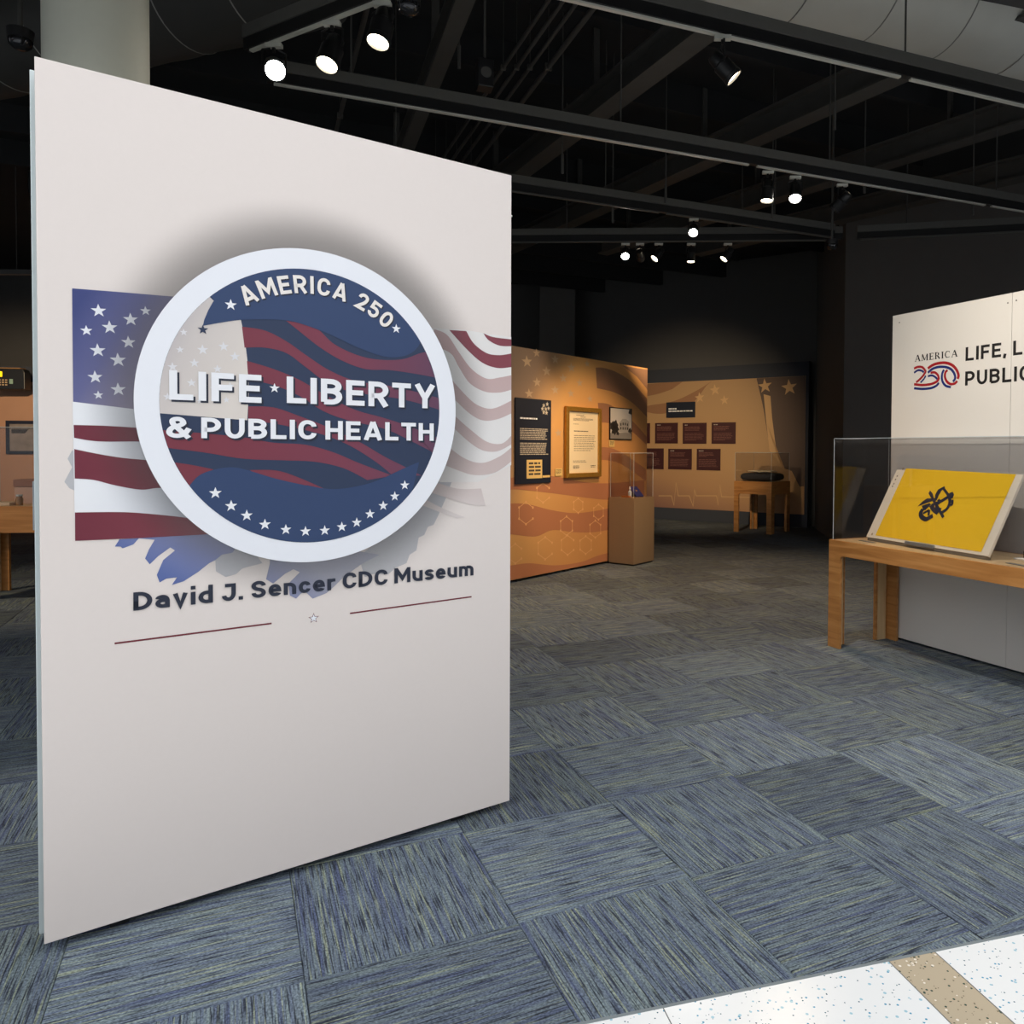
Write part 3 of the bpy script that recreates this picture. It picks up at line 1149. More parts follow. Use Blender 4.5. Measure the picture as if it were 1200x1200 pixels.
MB().poly(inside(z3f(smooth_pts([(555, 165), (650, 178), (760, 200)]) + [(700, 240), (650, 290), (600, 250)])), LY(7.5)).build('disc_red_stripe_print', m_, tp)
MB().poly(inside(z3f(smooth_pts([(930, 203), (1050, 205), (1150, 235), (1300, 300)]) + [(1200, 300), (1000, 260)])), LY(7.5)).build('disc_red_stripe_print', m_, tp)
# ribbons
rt = z1f([(710, 448), (716, 420), (735, 375), (762, 328)])
lowr = z1f(smooth_pts([(710, 448), (880, 421), (1040, 418)])) + z2f(smooth_pts([(0, 418), (100, 430), (250, 482), (400, 552), (520, 592), (600, 592), (660, 565), (692, 520)]))
aL, aR = angle_at(z1f([(762, 328)])[0]), angle_at(z2f([(690, 500)])[0])
MB().poly(inside(lowr + arc(aR, aL, 60) + rt[::-1][:-1]), LY(9)).build('disc_upper_ribbon_print', M_ribbon, tp)
upb = z3f(smooth_pts([(640, 285), (690, 230), (760, 202), (850, 190), (940, 210), (1050, 243), (1190, 275)])) + \
    z4f(smooth_pts([(160, 275), (260, 292), (360, 285), (480, 255), (600, 200), (682, 165)])) + z4f([(668, 230), (650, 300)])
aR, aL = angle_at(z4f([(640, 320)])[0]), angle_at(z3f([(640, 285)])[0])
MB().poly(inside(upb + arc(aR, aL - 360 if aL > 0 else aL, 60)), LY(9)).build('disc_lower_ribbon_print', M_ribbon, tp)
for f, x, y, r in [(z1f, 840, 350, 22), (z2f, 575, 462, 21), (z1f, 1045, 740, 20)] + \
        [(z3f, a, b, 23) for a, b in ((768, 311), (842, 371), (915, 416), (1000, 458))] + \
        [(z4f, a, b, 22) for a, b in ((58, 482), (150, 490), (240, 486), (320, 469), (390, 449), (452, 409), (514, 370), (568, 326), (615, 274))]:
    cx, cz = f([(x, y)])[0]
    MB().star(cx, cz, 0.0185 * r / 22, LY(10)).build('disc_white_star_print', M_whiteink, tp)
cx, cz = z1f([(710, 466)])[0]
MB().star(cx, cz, 28 * kz, LY(10)).build('disc_dark_star_print', M_navy, tp)

# lettering
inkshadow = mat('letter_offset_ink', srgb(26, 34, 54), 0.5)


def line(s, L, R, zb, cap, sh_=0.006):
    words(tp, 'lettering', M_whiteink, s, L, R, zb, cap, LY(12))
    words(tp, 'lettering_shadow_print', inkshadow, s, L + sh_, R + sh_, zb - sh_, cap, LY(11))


pL, pR = z1f([(552, 797)])[0], z1f([(984, 806)])[0]
cap = z1f([(552, 658)])[0][1] - pL[1]
line('LIFE', pL[0], pR[0], (pL[1] + pR[1]) / 2, cap)
qL, qR = z2f([(62, 812)])[0], z2f([(757, 833)])[0]
cap = z2f([(62, 688)])[0][1] - qL[1]
line('LIBERTY', qL[0], qR[0], (qL[1] + qR[1]) / 2, cap)
pL, pR = z1f([(538, 975)])[0], z2f([(750, 984)])[0]
cap = z1f([(712, 880)])[0][1] - z1f([(712, 977)])[0][1]
line('& PUBLIC HEALTH', pL[0], pR[0], (pL[1] + pR[1]) / 2, cap)

# curved line
names = 'AMERICA 250'
a0, a1 = angle_at(z1f([(928, 315)])[0]), angle_at(z2f([(518, 430)])[0])
rb = sum(math.hypot(p[0] - CU, p[1] - CZ1) for p in (z1f([(1075, 300)])[0], z2f([(40, 303)])[0], z2f([(140, 297)])[0])) / 3
capc = 0.059
tot, pos = 0, []
for ch in names:
    wd = 0.42 if ch == ' ' else glyph(ch, .19)[0]
    pos.append((ch, tot + wd / 2))
    tot += wd + (0 if ch == ' ' else 0.22)
first, last = pos[0][1], pos[-1][1]
for word in (pos[:7], pos[8:]):
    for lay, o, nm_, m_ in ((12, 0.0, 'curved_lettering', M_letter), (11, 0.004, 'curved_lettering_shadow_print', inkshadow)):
        mb = MB()
        for ch, pc in word:
            an = math.radians(a0 + (a1 - a0) * (pc - first) / (last - first))
            wd, vs, fs = glyph_geo(ch, .19)
            tx, tz, nx, nz = math.sin(an), -math.cos(an), math.cos(an), math.sin(an)
            mb.add([(CU + nx * (rb + y * capc) + tx * (x - wd / 2) * capc + o, LY(lay) + dy,
                     CZ1 + nz * (rb + y * capc) + tz * (x - wd / 2) * capc - o) for x, y, dy in vs], fs)
        mb.build(nm_, m_, tp)

# museum name, rules, outlined star
pL, pR = z3f([(385, 868)])[0], z4f([(938, 692)])[0]
cap = z3f([(385, 782)])[0][1] - pL[1]
words(tp, 'museum_name_lettering', M_navyink, 'David J. Sencer CDC Museum', pL[0], pR[0], (pL[1] + pR[1]) / 2, cap, LY(5.5), 0.2, 0.12, 0.38)
m_ = mat('dark_red_rule', srgb(112, 34, 46), 0.6)
for f, a, b in ((z3f, (297, 1016), (1033, 922)), (z4f, (360, 875), (930, 797))):
    MB().stroke(f([a, b]), 0.0052, LY(1)).build('red_rule_print', m_, tp)
cx, cz = z4f([(190, 898)])[0]
MB().star(cx, cz, 0.0185, LY(1)).build('star_outline_print', mat('dark_red_rule', srgb(112, 34, 46), 0.6), tp)
MB().star(cx, cz, 0.0140, LY(2)).build('star_fill_print', M_ring, tp)

# column behind the title panel
cdist = 3.75
cl = atz(118, 50, 3.5)
cdir = Vector(((118 - CX) / F, 1.0))
cpos = cdir * cdist
rad = 126 / F * cdist / 2 * 0.84
colm = MB().lathe([(0.0005, rad), (CZ, rad)], (0, 0, 0), (0, 0, 1), 48)
cob = colm.build('column', mat('column_paint', srgb(216, 216, 200), 0.6, noise=0.02), smooth=True)
cob.location = (cpos.x, cpos.y, 0)
tag(cob, 'round pale grey-green column rising behind the white title panel', 'column')

# ================================================================== WHITE WALL PANEL AND LONG TABLE (right)
WP = Plane((2.2547, 5.9455), math.radians(-64.17))
WL, WZ0, WZ1 = 3.6, 0.02, 2.471
M_white2 = mat('wall_panel_white', srgb(232, 228, 222), 0.5, noise=0.012, nscale=60)
wp = thing('wall_panel', 'white exhibit wall panel with red and blue anniversary logo, behind the long table', 'display panel',
           (WP.p.x, WP.p.y, 0), WP.yaw)
seam = WP.px(1185, 420)[0]
for a, b in ((0, seam - 0.0012), (seam + 0.0012, WL / 2 + seam / 2), (WL / 2 + seam / 2 + 0.0024, WL)):
    MB().box(a, b, 0, 0.03, WZ0, WZ1).build('panel_sheet', M_white2, wp, bevel=0.001)
MB().box(0.03, WL - 0.03, 0.03, 0.12, WZ0 + 0.01, WZ1 - 0.02).build('inner_frame', M_black, wp)
for k in range(6):
    x = 0.06 + k * 0.66
    MB().box(x, x + 0.04, 0.02, 0.14, 0.0005, 0.03).build('foot', M_black, wp)
for x, y in ((1054, 378), (1181, 355), (1191, 352)):
    q = WP.px(x, y)
    MB().lathe([(0, 0.006), (0.0015, 0.005)], (q[0], 0, q[1]), (0, -1, 0), 10).build('screw_head', mat('screw_grey', srgb(150, 145, 138), 0.4, 0.5), wp)
w7 = WP.zoom(1050, 380, 8)
wk = abs(w7([(400, 460)])[0][1] - w7([(400, 461)])[0][1])
M_lred = mat('logo_red_ink', srgb(166, 18, 30), 0.5)
M_lblue = mat('logo_blue_ink', srgb(26, 44, 118), 0.5)
M_lblack = mat('logo_black_ink', srgb(24, 22, 22), 0.5)
for n_, m_, ss, lay in (
        ('logo_red_stroke', M_lred, [([(170, 415), (205, 400), (245, 402), (272, 430), (276, 450), (240, 500), (190, 545)], 17),
                                     ([(170, 562), (250, 570), (330, 560), (385, 535), (405, 500)], 18),
                                     ([(300, 415), (340, 385), (400, 365), (470, 362), (530, 385), (570, 430), (587, 480), (578, 512)], 20),
                                     ([(575, 532), (550, 555), (510, 560), (475, 532), (460, 490), (465, 450), (485, 430)], 18),
                                     ([(325, 455), (365, 452), (395, 480), (402, 512)], 17)], 2),
        ('logo_blue_stroke', M_lblue, [([(170, 455), (205, 432), (240, 435), (262, 450)], 15), ([(280, 482), (260, 515), (230, 547)], 13),
                                       ([(170, 600), (250, 606), (330, 598), (380, 575), (402, 548)], 17),
                                       ([(300, 455), (340, 420), (400, 400), (470, 402), (520, 425), (550, 470), (554, 510), (535, 537)], 18),
                                       ([(450, 425), (432, 470), (435, 530), (465, 575), (515, 590)], 17),
                                       ([(300, 487), (340, 480), (375, 500), (387, 517)], 15)], 1)):
    for q, (pts, wd) in enumerate(ss):
        a, b = ribbon(w7(smooth_pts(pts)), wd * wk * 1.3)
        MB().add([(p[0], -0.0006 - 0.0002 * lay - 0.00003 * q, p[1]) for p in a], b).build(n_, m_, wp)
# serif capitals over the logo: thick and thin strokes with bracket-less serifs
SER = {
    'A': (1.0, [((.12, 0), (.48, 1), .07), ((.50, 1), (.86, 0), .17), ((.25, .34), (.68, .34), .06), ((0, .02), (.26, .02), .05), ((.68, .02), (1, .02), .05)]),
    'M': (1.2, [((.16, 0), (.16, 1), .07), ((.18, 1), (.58, .05), .16), ((.58, .05), (.98, 1), .06), ((1.0, 0), (1.0, 1), .17), ((0, .02), (.3, .02), .05), ((.84, .02), (1.18, .02), .05)]),
    'E': (.8, [((.2, 0), (.2, 1), .17), ((.04, .975), (.72, .975), .06), ((.2, .52), (.58, .52), .06), ((.04, .025), (.76, .025), .06), ((.70, .98), (.70, .78), .05), ((.74, .02), (.74, .24), .05), ((.58, .64), (.58, .40), .05)]),
    'R': (.95, [((.2, 0), (.2, 1), .17), ((.04, .975), (.5, .975), .06), ((.62, .93), (.62, .58), .16), ((.2, .52), (.5, .52), .06), ((.46, .52), (.84, .0), .16), ((.04, .02), (.38, .02), .05)]),
    'I': (.42, [((.21, 0), (.21, 1), .17), ((.04, .975), (.38, .975), .05), ((.04, .025), (.38, .025), .05)]),
    'C': (.95, [((.14, .3), (.14, .7), .16), ((.16, .72), (.36, .96), .12), ((.36, .965), (.74, .93), .07), ((.78, .98), (.78, .70), .05), ((.16, .28), (.36, .04), .12), ((.36, .035), (.84, .12), .07)])}
tot = sum(SER[c][0] for c in 'AMERICA') + 0.12 * 6
bL, bR = w7([(176, 348)])[0], w7([(578, 305)])[0]
capz = w7([(200, 285)])[0][1] - w7([(200, 345)])[0][1]
x = 0
ser = MB()
kx = (bR[0] - bL[0]) / tot
for c in 'AMERICA':
    wd, ss = SER[c]
    for q, (a, b, t) in enumerate(ss):
        vs, fs = ribbon([((a[0] + x) * kx, a[1] * capz), ((b[0] + x) * kx, b[1] * capz)], t * capz * 1.35)
        ser.add([(bL[0] + p[0], -0.0006 - 0.00004 * q, (bL[1] + bR[1]) / 2 + p[1]) for p in vs], fs)
    x += wd + 0.12
ser.build('serif_lettering', M_lblack, wp)
p0, p1 = w7([(652, 343)])[0], w7([(985, 308)])[0]
capz = w7([(652, 215)])[0][1] - p0[1]
words(wp, 'lettering', M_lblack, 'LIFE', p0[0], p1[0], (p0[1] + p1[1]) / 2, capz, -0.0008, 0.185, 0.16)
q0 = w7([(1008, 308)])[0]
words(wp, 'lettering', M_lblack, ',', q0[0], q0[0] + 0.02, p1[1] + 0.002, capz, -0.0008, 0.185, 0.16)
kxw = (p1[0] - p0[0]) / (sum(glyph(c, .185)[0] for c in 'LIFE') + 3 * .16)
q0 = w7([(1098, 297)])[0]
lw = (sum(glyph(c, .185)[0] for c in 'LIBERTY') + 6 * .16) * kxw
words(wp, 'lettering', M_lblack, 'LIBERTY', q0[0], q0[0] + lw, (p0[1] + p1[1]) / 2, capz, -0.0008, 0.185, 0.16)
p0, p1 = w7([(648, 575)])[0], w7([(1125, 537)])[0]
capz = w7([(648, 443)])[0][1] - p0[1]
lw5 = sum(glyph(c, .185)[0] for c in 'PUBLI') + 4 * .16
kxp = (p1[0] - p0[0]) / lw5
lw = (sum(glyph(c, .185)[0] for c in 'PUBLIC HEALTH') - glyph(' ', .185)[0] + 11 * .16 + .36) * kxp
words(wp, 'lettering', M_lblack, 'PUBLIC HEALTH', p0[0], p0[0] + lw, (p0[1] + p1[1]) / 2, capz, -0.0008, 0.185, 0.16)


def display_table(name, label, loc, yaw, Lx, D, Hh, apron, leg, th, group=None):
    """plywood table: four inverted-U frame boards with rounded inner corners meeting in L-shaped legs, inset top"""
    t = thing(name, label, 'table', loc, yaw, group)

    def ushape(L, z1=Hh):
        r = 0.03
        pts = [(0, 0.0005), (leg, 0.0005), (leg, z1 - apron - r)]
        for k in range(1, 6):
            a = math.pi - k * math.pi / 12
            pts.append((leg + r + r * math.cos(a), z1 - apron - r + r * math.sin(a)))
        pts.append((leg + r, z1 - apron))
        pts.append((L - leg - r, z1 - apron))
        for k in range(1, 6):
            a = math.pi / 2 - k * math.pi / 12
            pts.append((L - leg - r + r * math.cos(a), z1 - apron - r + r * math.sin(a)))
        pts += [(L - leg, z1 - apron - r), (L - leg, 0.0005), (L, 0.0005), (L, z1), (0, z1)]
        return pts
    mats = (M_ply, M_plyv)
    MB().prism(ushape(Lx), 0, th).build('frame_board', M_ply, t)
    MB().prism(ushape(Lx), D - th, D).build('frame_board', M_ply, t)
    for x0 in (0, Lx - th):
        m = MB().prism(ushape(D - 2 * th - 0.001), x0, x0 + th)
        m.v = [(v[1], v[0] + th + 0.0005, v[2]) for v in m.v]
        m.build('frame_board', M_plye, t)
    MB().box(th + 0.001, Lx - th - 0.001, th + 0.001, D - th - 0.001, Hh - 0.02, Hh - 0.0005).build('table_top', M_birch, t)
    for x0 in (th + 0.0006, Lx - th - 0.0056):
        for y0 in (th + 0.012, D - leg - 0.004):
            MB().box(x0, x0 + 0.005, y0, y0 + leg - th - 0.012, 0.001, Hh - 0.021).build('leg_liner', M_birchv, t)
    return t


def case(name, label, loc, yaw, Lx, D, Hh, glass, th=0.006, group=None):
    t = thing(name, label, 'glass case', loc, yaw, group)
    MB().box(0, Lx, 0, th, 0.0005, Hh - th).build('pane', glass, t)
    MB().box(0, Lx, D - th, D, 0.0005, Hh - th).build('pane', glass, t)
    MB().box(0, th, th + 0.0002, D - th - 0.0002, 0.0005, Hh - th).build('pane', glass, t)
    MB().box(Lx - th, Lx, th + 0.0002, D - th - 0.0002, 0.0005, Hh - th).build('pane', glass, t)
    MB().box(0, Lx, 0, D, Hh - th + 0.0002, Hh).build('top_pane', glass, t)
    e = 0.003
    for (a, b) in (((0, 0, Hh), (Lx, 0, Hh)), ((0, D, Hh), (Lx, D, Hh)), ((0, 0, Hh), (0, D, Hh)), ((Lx, 0, Hh), (Lx, D, Hh)),
                   ((0, 0, .001), (0, 0, Hh)), ((Lx, 0, .001), (Lx, 0, Hh)), ((0, D, .001), (0, D, Hh)), ((Lx, D, .001), (Lx, D, Hh))):
        up = (0, 0, 1) if a[2] == b[2] else (0, 1, 0)
        MB().bar(a, b, e, e, up).build('polished_edge', M_acedge, t)
    return t


tn = atz(970, 756.5)
TYAW = WP.yaw
TP = Plane((tn.x, tn.y), TYAW)
TH = TP.px(971.5, 632)[1]
TD = 0.585
TL = 2.6
display_table('long_display_table', 'long honey plywood table in front of the white wall panel', (tn.x, tn.y, 0), TYAW, TL, TD, TH,
              TH - TP.px(984.4, 651.5)[1], 0.115, 0.022)
ctop = TP.px(979, 514, 0.02)[1]
c0 = TP.p + TP.t * 0.02 + TP.n * 0.02
case('acrylic_case', 'long clear acrylic case over the yellow flag on the long table', (c0.x, c0.y, TH), TYAW, TL - 0.04, TD - 0.04, ctop - TH, M_acry_r)

# yellow flag mounted on a tilted board
fl = atz(1015, 629, TH + 0.025)
fr_ = atz(1158, 652, TH + 0.025)
bx_ = (fr_ - fl)
FW_ = bx_.length
bx_.normalize()
bk = Vector((-bx_.y, bx_.x, 0))
fth, FH = math.radians(61), 0.56       # lean and height that carry the top corners to their pixels
fyaw = math.atan2(bx_.y, bx_.x)
fm = thing('flag_board', 'yellow flag with dark navy anchor emblem on a tilted white board in the long case', 'flag', tuple(fl), fyaw)
fm.rotation_euler = (fth - math.pi / 2, 0, fyaw)     # local z runs up the slope, local y behind
fm.rotation_mode = 'XYZ'
FWm, FHm = FW_, FH
tilt = Matrix.Translation(fl) @ Matrix.Rotation(fyaw, 4, 'Z') @ Matrix.Rotation(fth - math.pi / 2, 4, 'X')
fm.matrix_world = tilt
inv = tilt.inverted()


def fpx(x, y):
    """pixel to board coordinates"""
    d = inv.to_3x3() @ ray(x, y)
    o = inv @ O
    k = -o.y / d.y
    return (o.x + d.x * k, o.z + d.z * k)


MB().box(0, FWm, 0, 0.018, 0, FHm).build('mount_board', mat('mount_white', srgb(228, 218, 200), 0.7), fm, bevel=0.001)
ya = [fpx(*p) for p in ((1062, 549), (1026, 627.5), (1150, 647), (1191, 556))]
nyl = 14
yb = MB()
for i in range(nyl):
    for j in range(nyl):
        q = []
        for a, b in ((i, j), (i + 1, j), (i + 1, j + 1), (i, j + 1)):
            s, t_ = a / nyl, b / nyl
            L_ = Vector(ya[0]).lerp(Vector(ya[1]), t_)
            R_ = Vector(ya[3]).lerp(Vector(ya[2]), t_)
            P_ = L_.lerp(R_, s)
            q.append((P_.x, -0.0022 - 0.0009 * math.sin(a * 1.7 + b * 0.6) * (0 < a < nyl), P_.y))
        yb.add(q, [(0, 3, 2, 1)])
yb.build('yellow_cloth', mat('yellow_wool_bunting', srgb(238, 192, 22), 0.85, noise=0.06, nscale=220, bump=0.2), fm, smooth=True)
e8 = lambda pts: [fpx(1060 + x / 15, 560 + y / 15) for x, y in pts]
ek = (fpx(1110, 590)[0] - fpx(1100, 590)[0]) / 150
M_emb = mat('emblem_navy_cloth', srgb(26, 28, 48), 0.8)
em = MB()
yy = -0.0042
for q, pts in enumerate(([(250, 490), (330, 420), (400, 380), (470, 378), (515, 405), (430, 432), (330, 462)],
                         [(435, 290), (460, 250), (500, 290), (520, 350), (560, 370), (530, 405), (470, 345)],
                         [(540, 385), (555, 290), (600, 225), (690, 182), (712, 190), (650, 245), (610, 305), (575, 372)],
                         [(760, 335), (800, 280), (850, 265), (872, 300), (850, 350), (780, 362)],
                         [(318, 500), (440, 462), (465, 480), (372, 562), (338, 550)])):
    gx, gy = sum(p[0] for p in pts) / len(pts), sum(p[1] for p in pts) / len(pts)
    em.poly(e8([(gx + (x - gx) * 1.12, gy + (y - gy) * 1.3) for x, y in pts]), yy - 0.00003 * q)
for q, (pts, wd) in enumerate((([(500, 370), (600, 540), (690, 700)], 28), ([(690, 190), (790, 325)], 26), ([(830, 300), (660, 410), (480, 490)], 36),
                               ([(800, 360), (800, 450), (760, 540), (700, 590), (640, 620)], 32), ([(850, 390), (842, 470), (812, 485)], 22),
                               ([(330, 555), (292, 620), (310, 690), (380, 732), (450, 700), (505, 668)], 46), ([(335, 632), (440, 570)], 26),
                               ([(440, 570), (430, 665)], 26), ([(600, 385), (622, 440), (565, 480), (600, 545), (650, 560)], 28),
                               ([(475, 480), (520, 560), (600, 622)], 46))):
    a, b = ribbon(e8(smooth_pts(pts)), wd * ek * 1.5)
    em.add([(p[0], yy - 0.0002 - 0.00003 * q, p[1]) for p in a], b)
em.build('anchor_emblem', M_emb, fm)
for x, y in ((1058.5, 549.5), (1022, 626)):
    q = fpx(x, y)
    mb = MB()
    ring(mb, q[0], q[1], 0.004, 0.009, -0.001, 16)
    mb.build('grommet', mat('brass', srgb(150, 115, 60), 0.35, 0.9), fm)
st_ = MB()
for x, y in ((1051.5, 558), (1049.5, 562), (1047.5, 567), (1046, 570)):
    q = fpx(x, y)
    st_.poly([(q[0] - .006, q[1] - .005), (q[0] + .006, q[1] - .005), (q[0] + .006, q[1] + .006), (q[0] - .006, q[1] + .006)], -0.0008)
st_.build('hoist_stencil_print', mat('stencil_grey_ink', srgb(110, 100, 92), 0.8), fm)
# wedge stand carrying the board, and the clear stop in front of its lower edge
bk_w = FWm * 0.25
for xx in (bk_w, FWm - bk_w - 0.02):
    g = [(xx, 0.045, 0.0), (xx, FHm * 0.75 * math.cos(fth), 0.0), (xx, FHm * 0.75 * math.cos(fth), FHm * 0.75 * math.sin(fth) - 0.036)]
    w_ = [(p[0] + 0.02, p[1], p[2]) for p in g]
    world = [Matrix.Translation(Vector((fl.x, fl.y, TH + 0.0008))) @ Matrix.Rotation(fyaw, 4, 'Z') @ Vector(p) for p in g + w_]
    MB().add([inv @ p for p in world], [(0, 1, 2), (5, 4, 3), (0, 3, 4, 1), (1, 4, 5, 2), (2, 5, 3, 0)]).build('stand_wedge', M_acedge, fm)
g = [(xx, yy_, zz) for xx in (0.01, FWm - 0.01) for yy_ in (0.004, 0.03) for zz in (0.0, 0.0235)]
world = [Matrix.Translation(Vector((fl.x, fl.y, TH + 0.0008))) @ Matrix.Rotation(fyaw, 4, 'Z') @ Vector(p) for p in g]
MB().add([inv @ p for p in world], [(0, 1, 3, 2), (4, 6, 7, 5), (0, 4, 5, 1), (2, 3, 7, 6), (0, 2, 6, 4), (1, 5, 7, 3)]).build('support_rail', mat('grey_support', srgb(120, 112, 100), 0.5), fm)
q0, q1 = fpx(1061, 637), fpx(1095, 642)
mb = MB()
mb.box(q0[0], q1[0], -0.012, -0.0005, -0.012, 0.012)
mb.build('board_stop', mat('brushed_steel', srgb(165, 165, 165), 0.35, 0.7), fm, bevel=0.001)
M_tl = mat('grey_label_plate', srgb(120, 118, 112), 0.4)
for (x0, y0, x1, y1, lb) in ((1006, 633.5, 1022, 636.5, 'small grey label plate at the left end of the long table'),
                             (1178, 660, 1200, 664, 'small grey label plate right of the yellow flag board')):
    a, b = atz(x0, y0, TH), atz(x1, y1, TH)
    o = MB().box(0, (b - a).length, 0, 0.035, 0.0005, 0.0035).build('label_plate', M_tl, bevel=0.0008)
    o.location = (a.x, a.y, TH)
    o.rotation_euler = (0, 0, math.atan2(b.y - a.y, b.x - a.x))
    tag(o, lb, 'label')
a = atz(1199, 655, TH)
bk2 = thing('small_box', 'small dark brown box with a white card at the right edge of the view', 'box', (a.x, a.y, TH), TYAW)
MB().box(0, 0.12, 0, 0.10, 0.001, 0.05).build('box_body', mat('dark_brown_box', srgb(60, 36, 24), 0.6), bk2, bevel=0.003)
MB().box(-0.02, 0.10, -0.06, -0.01, 0.001, 0.008).build('white_card', mat('white_card', srgb(232, 228, 220), 0.7), bk2)

# ================================================================== ORANGE PARTITION (middle)
pf = atz(627.5, 677.5)
P2 = Plane((pf.x, pf.y), math.radians(54.6))
x1_ = P2.px(758.75, 432.5)[0]
zt2 = (P2.px(600, 404.25)[1] + P2.px(758.75, 432.5)[1]) / 2
x0_ = -1.9
op = thing('orange_partition', 'freestanding partition printed with orange flag stripes, stars and hexagon lines', 'display panel',
           (P2.p.x, P2.p.y, 0), P2.yaw)
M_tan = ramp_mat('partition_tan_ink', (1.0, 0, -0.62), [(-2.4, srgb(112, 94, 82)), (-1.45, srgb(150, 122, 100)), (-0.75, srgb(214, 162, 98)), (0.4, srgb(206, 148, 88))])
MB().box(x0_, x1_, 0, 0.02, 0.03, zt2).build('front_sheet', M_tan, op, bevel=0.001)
MB().box(x0_ + 0.01, x1_ - 0.01, 0.02, 0.10, 0.03, zt2 - 0.01).build('inner_frame', M_wall, op)
for x in (x0_ + 0.2, -0.3, 0.55, 1.4):
    MB().box(x, x + 0.08, 0.01, 0.12, 0.0005, 0.03).build('foot', M_black, op)
z5 = P2.zoom(590, 380, 4)
M_brown = ramp_mat('partition_brown_ink', (0, 0, 1), [(0.0, srgb(186, 122, 84)), (1.0, srgb(176, 116, 82)), (2.4, srgb(142, 104, 78))])
for up, lo in (
        ([(432, 203), (470, 205), (530, 225), (600, 270), (674, 350)], [(674, 437), (600, 365), (520, 320), (438, 300)]),
        ([(558, 194), (620, 205), (676, 212)], [(676, 308), (625, 245)]),
        ([(442, 368), (500, 378), (590, 440), (672, 528)], [(670, 565), (590, 495), (500, 465), (450, 460)]),
        ([(450, 575), (500, 580), (560, 605), (668, 680)], [(668, 735), (560, 660), (500, 640), (450, 635)]),
        ([(-90, 735), (48, 718), (120, 705), (250, 715), (380, 740), (500, 745), (660, 730)], [(660, 810), (500, 822), (400, 815), (250, 795), (120, 780), (40, 775), (-90, 790)]),
        ([(-90, 850), (38, 840), (120, 845), (220, 870), (330, 885), (430, 875), (500, 862), (660, 840)], [(660, 940), (500, 963), (420, 975), (330, 975), (230, 965), (150, 995), (38, 985), (-90, 975)]),
        ([(-90, 1140), (35, 1130), (120, 1120), (240, 1130), (360, 1115), (440, 1085), (500, 1070)], [(500, 1105), (400, 1128), (250, 1160), (33, 1200), (-60, 1222)])):
    MB().poly([(min(p[0], x1_ - 0.002), max(0.035, min(p[1], zt2 - 0.003))) for p in z5(smooth_pts(up) + smooth_pts(lo))], -0.001).build('wave_stripe_print', M_brown, op)
M_pstar = mat('partition_star_ink', srgb(196, 164, 130), 0.6)
for x, y, r in ((110, 175, 24), (155, 135, 18), (242, 165, 20), (202, 220, 22), (318, 203, 22), (280, 253, 20), (157, 272, 20), (242, 308, 20),
                (357, 275, 18), (316, 325, 18), (120, 325, 20), (392, 185, 16), (405, 350, 16), (257, 510, 18)):
    cx, cz = z5([(x, y)])[0]
    MB().star(cx, cz, r / 4 / F * 9.0 * 1.15, -0.001, rot=0.1, sx=1.35).build('star_print', M_pstar, op)
M_hex = mat('hexagon_line_ink', srgb(226, 172, 118), 0.6)
hexes = [((105, 885), 52), ((70, 960), 0), ((195, 1050), 52), ((55, 1075), 46), ((295, 945), 44), ((300, 1035), 46), ((430, 960), 40), ((385, 1035), 42), ((185, 790), 46), ((445, 880), 36), ((350, 850), 34)]
for (hx, hy), r in hexes:
    if not r:
        continue
    pts = [(hx + r * 0.72 * math.cos(a), hy + r * math.sin(a)) for a in [math.pi / 6 + k * math.pi / 3 for k in range(7)]]
    q = z5(pts)
    mb = MB()
    a, b = ribbon(q[: 6 if r > 45 else 7], 0.008)
    mb.add([(p[0], -0.0014, p[1]) for p in a], b)
    for p in q[:6]:
        mb.poly([(p[0] + 0.015 * math.cos(t), p[1] + 0.015 * math.sin(t)) for t in [k * math.pi / 4 for k in range(8)]], -0.0016)
    mb.build('hexagon_print', M_hex, op)


def quad_box(pl, pts, y0, y1, name, m, parent=None):
    """thin board on a panel whose front outline is traced in pixels (rectified to an upright rectangle)"""
    q = [pl.px(*p) for p in pts]
    xa, xb = (q[0][0] + q[3][0]) / 2, (q[1][0] + q[2][0]) / 2
    zb_, zt_ = (q[2][1] + q[3][1]) / 2, (q[0][1] + q[1][1]) / 2
    return xa, xb, zb_, zt_


def z5p(*pts):
    return [(590 + x / 4, 380 + y / 4) for x, y in pts]


def mount(name, label, cat, pl, xa, zb_, group=None, off=0.0):
    o = thing(name, label, cat, tuple(pl.p + pl.t * xa + pl.n * off + Vector((0, 0, zb_))), pl.yaw, group)
    return o


# navy text panel
xa, xb, zb_, zt_ = quad_box(P2, z5p((53, 343), (221, 357), (215, 742), (50, 750)), 0, 0, '', None)
W_, H_ = xb - xa, zt_ - zb_
t = mount('exhibit_text_sign', 'tall dark navy text panel on the orange partition', 'sign', P2, xa, zb_)
MB().box(0, W_, -0.016, -0.0035, 0, H_).build('board', mat('navy_sign', srgb(24, 30, 46), 0.5), t, bevel=0.001)
rows(MB(), W_ * .12, W_ * .66, H_ * .775, H_ * .755, 1, -0.0165, .9, 3).build('heading_print', M_whiteink, t)['kind'] = 'stuff'
rows(MB(), W_ * .12, W_ * .92, H_ * .65, H_ * .51, 7, -0.0165, .5, 4).build('small_print', M_greyrow, t)['kind'] = 'stuff'
rows(MB(), W_ * .12, W_ * .92, H_ * .48, H_ * .33, 7, -0.0165, .5, 5).build('small_print', M_greyrow, t)['kind'] = 'stuff'
MB().poly([(W_ * .30, H_ * .06), (W_ * .74, H_ * .06), (W_ * .74, H_ * .28), (W_ * .30, H_ * .28)], -0.0167).build('inset_picture', M_label, t)
rows(MB(), W_ * .36, W_ * .70, H_ * .25, H_ * .08, 4, -0.0169, .55, 9).build('inset_print', M_ink, t)['kind'] = 'stuff'
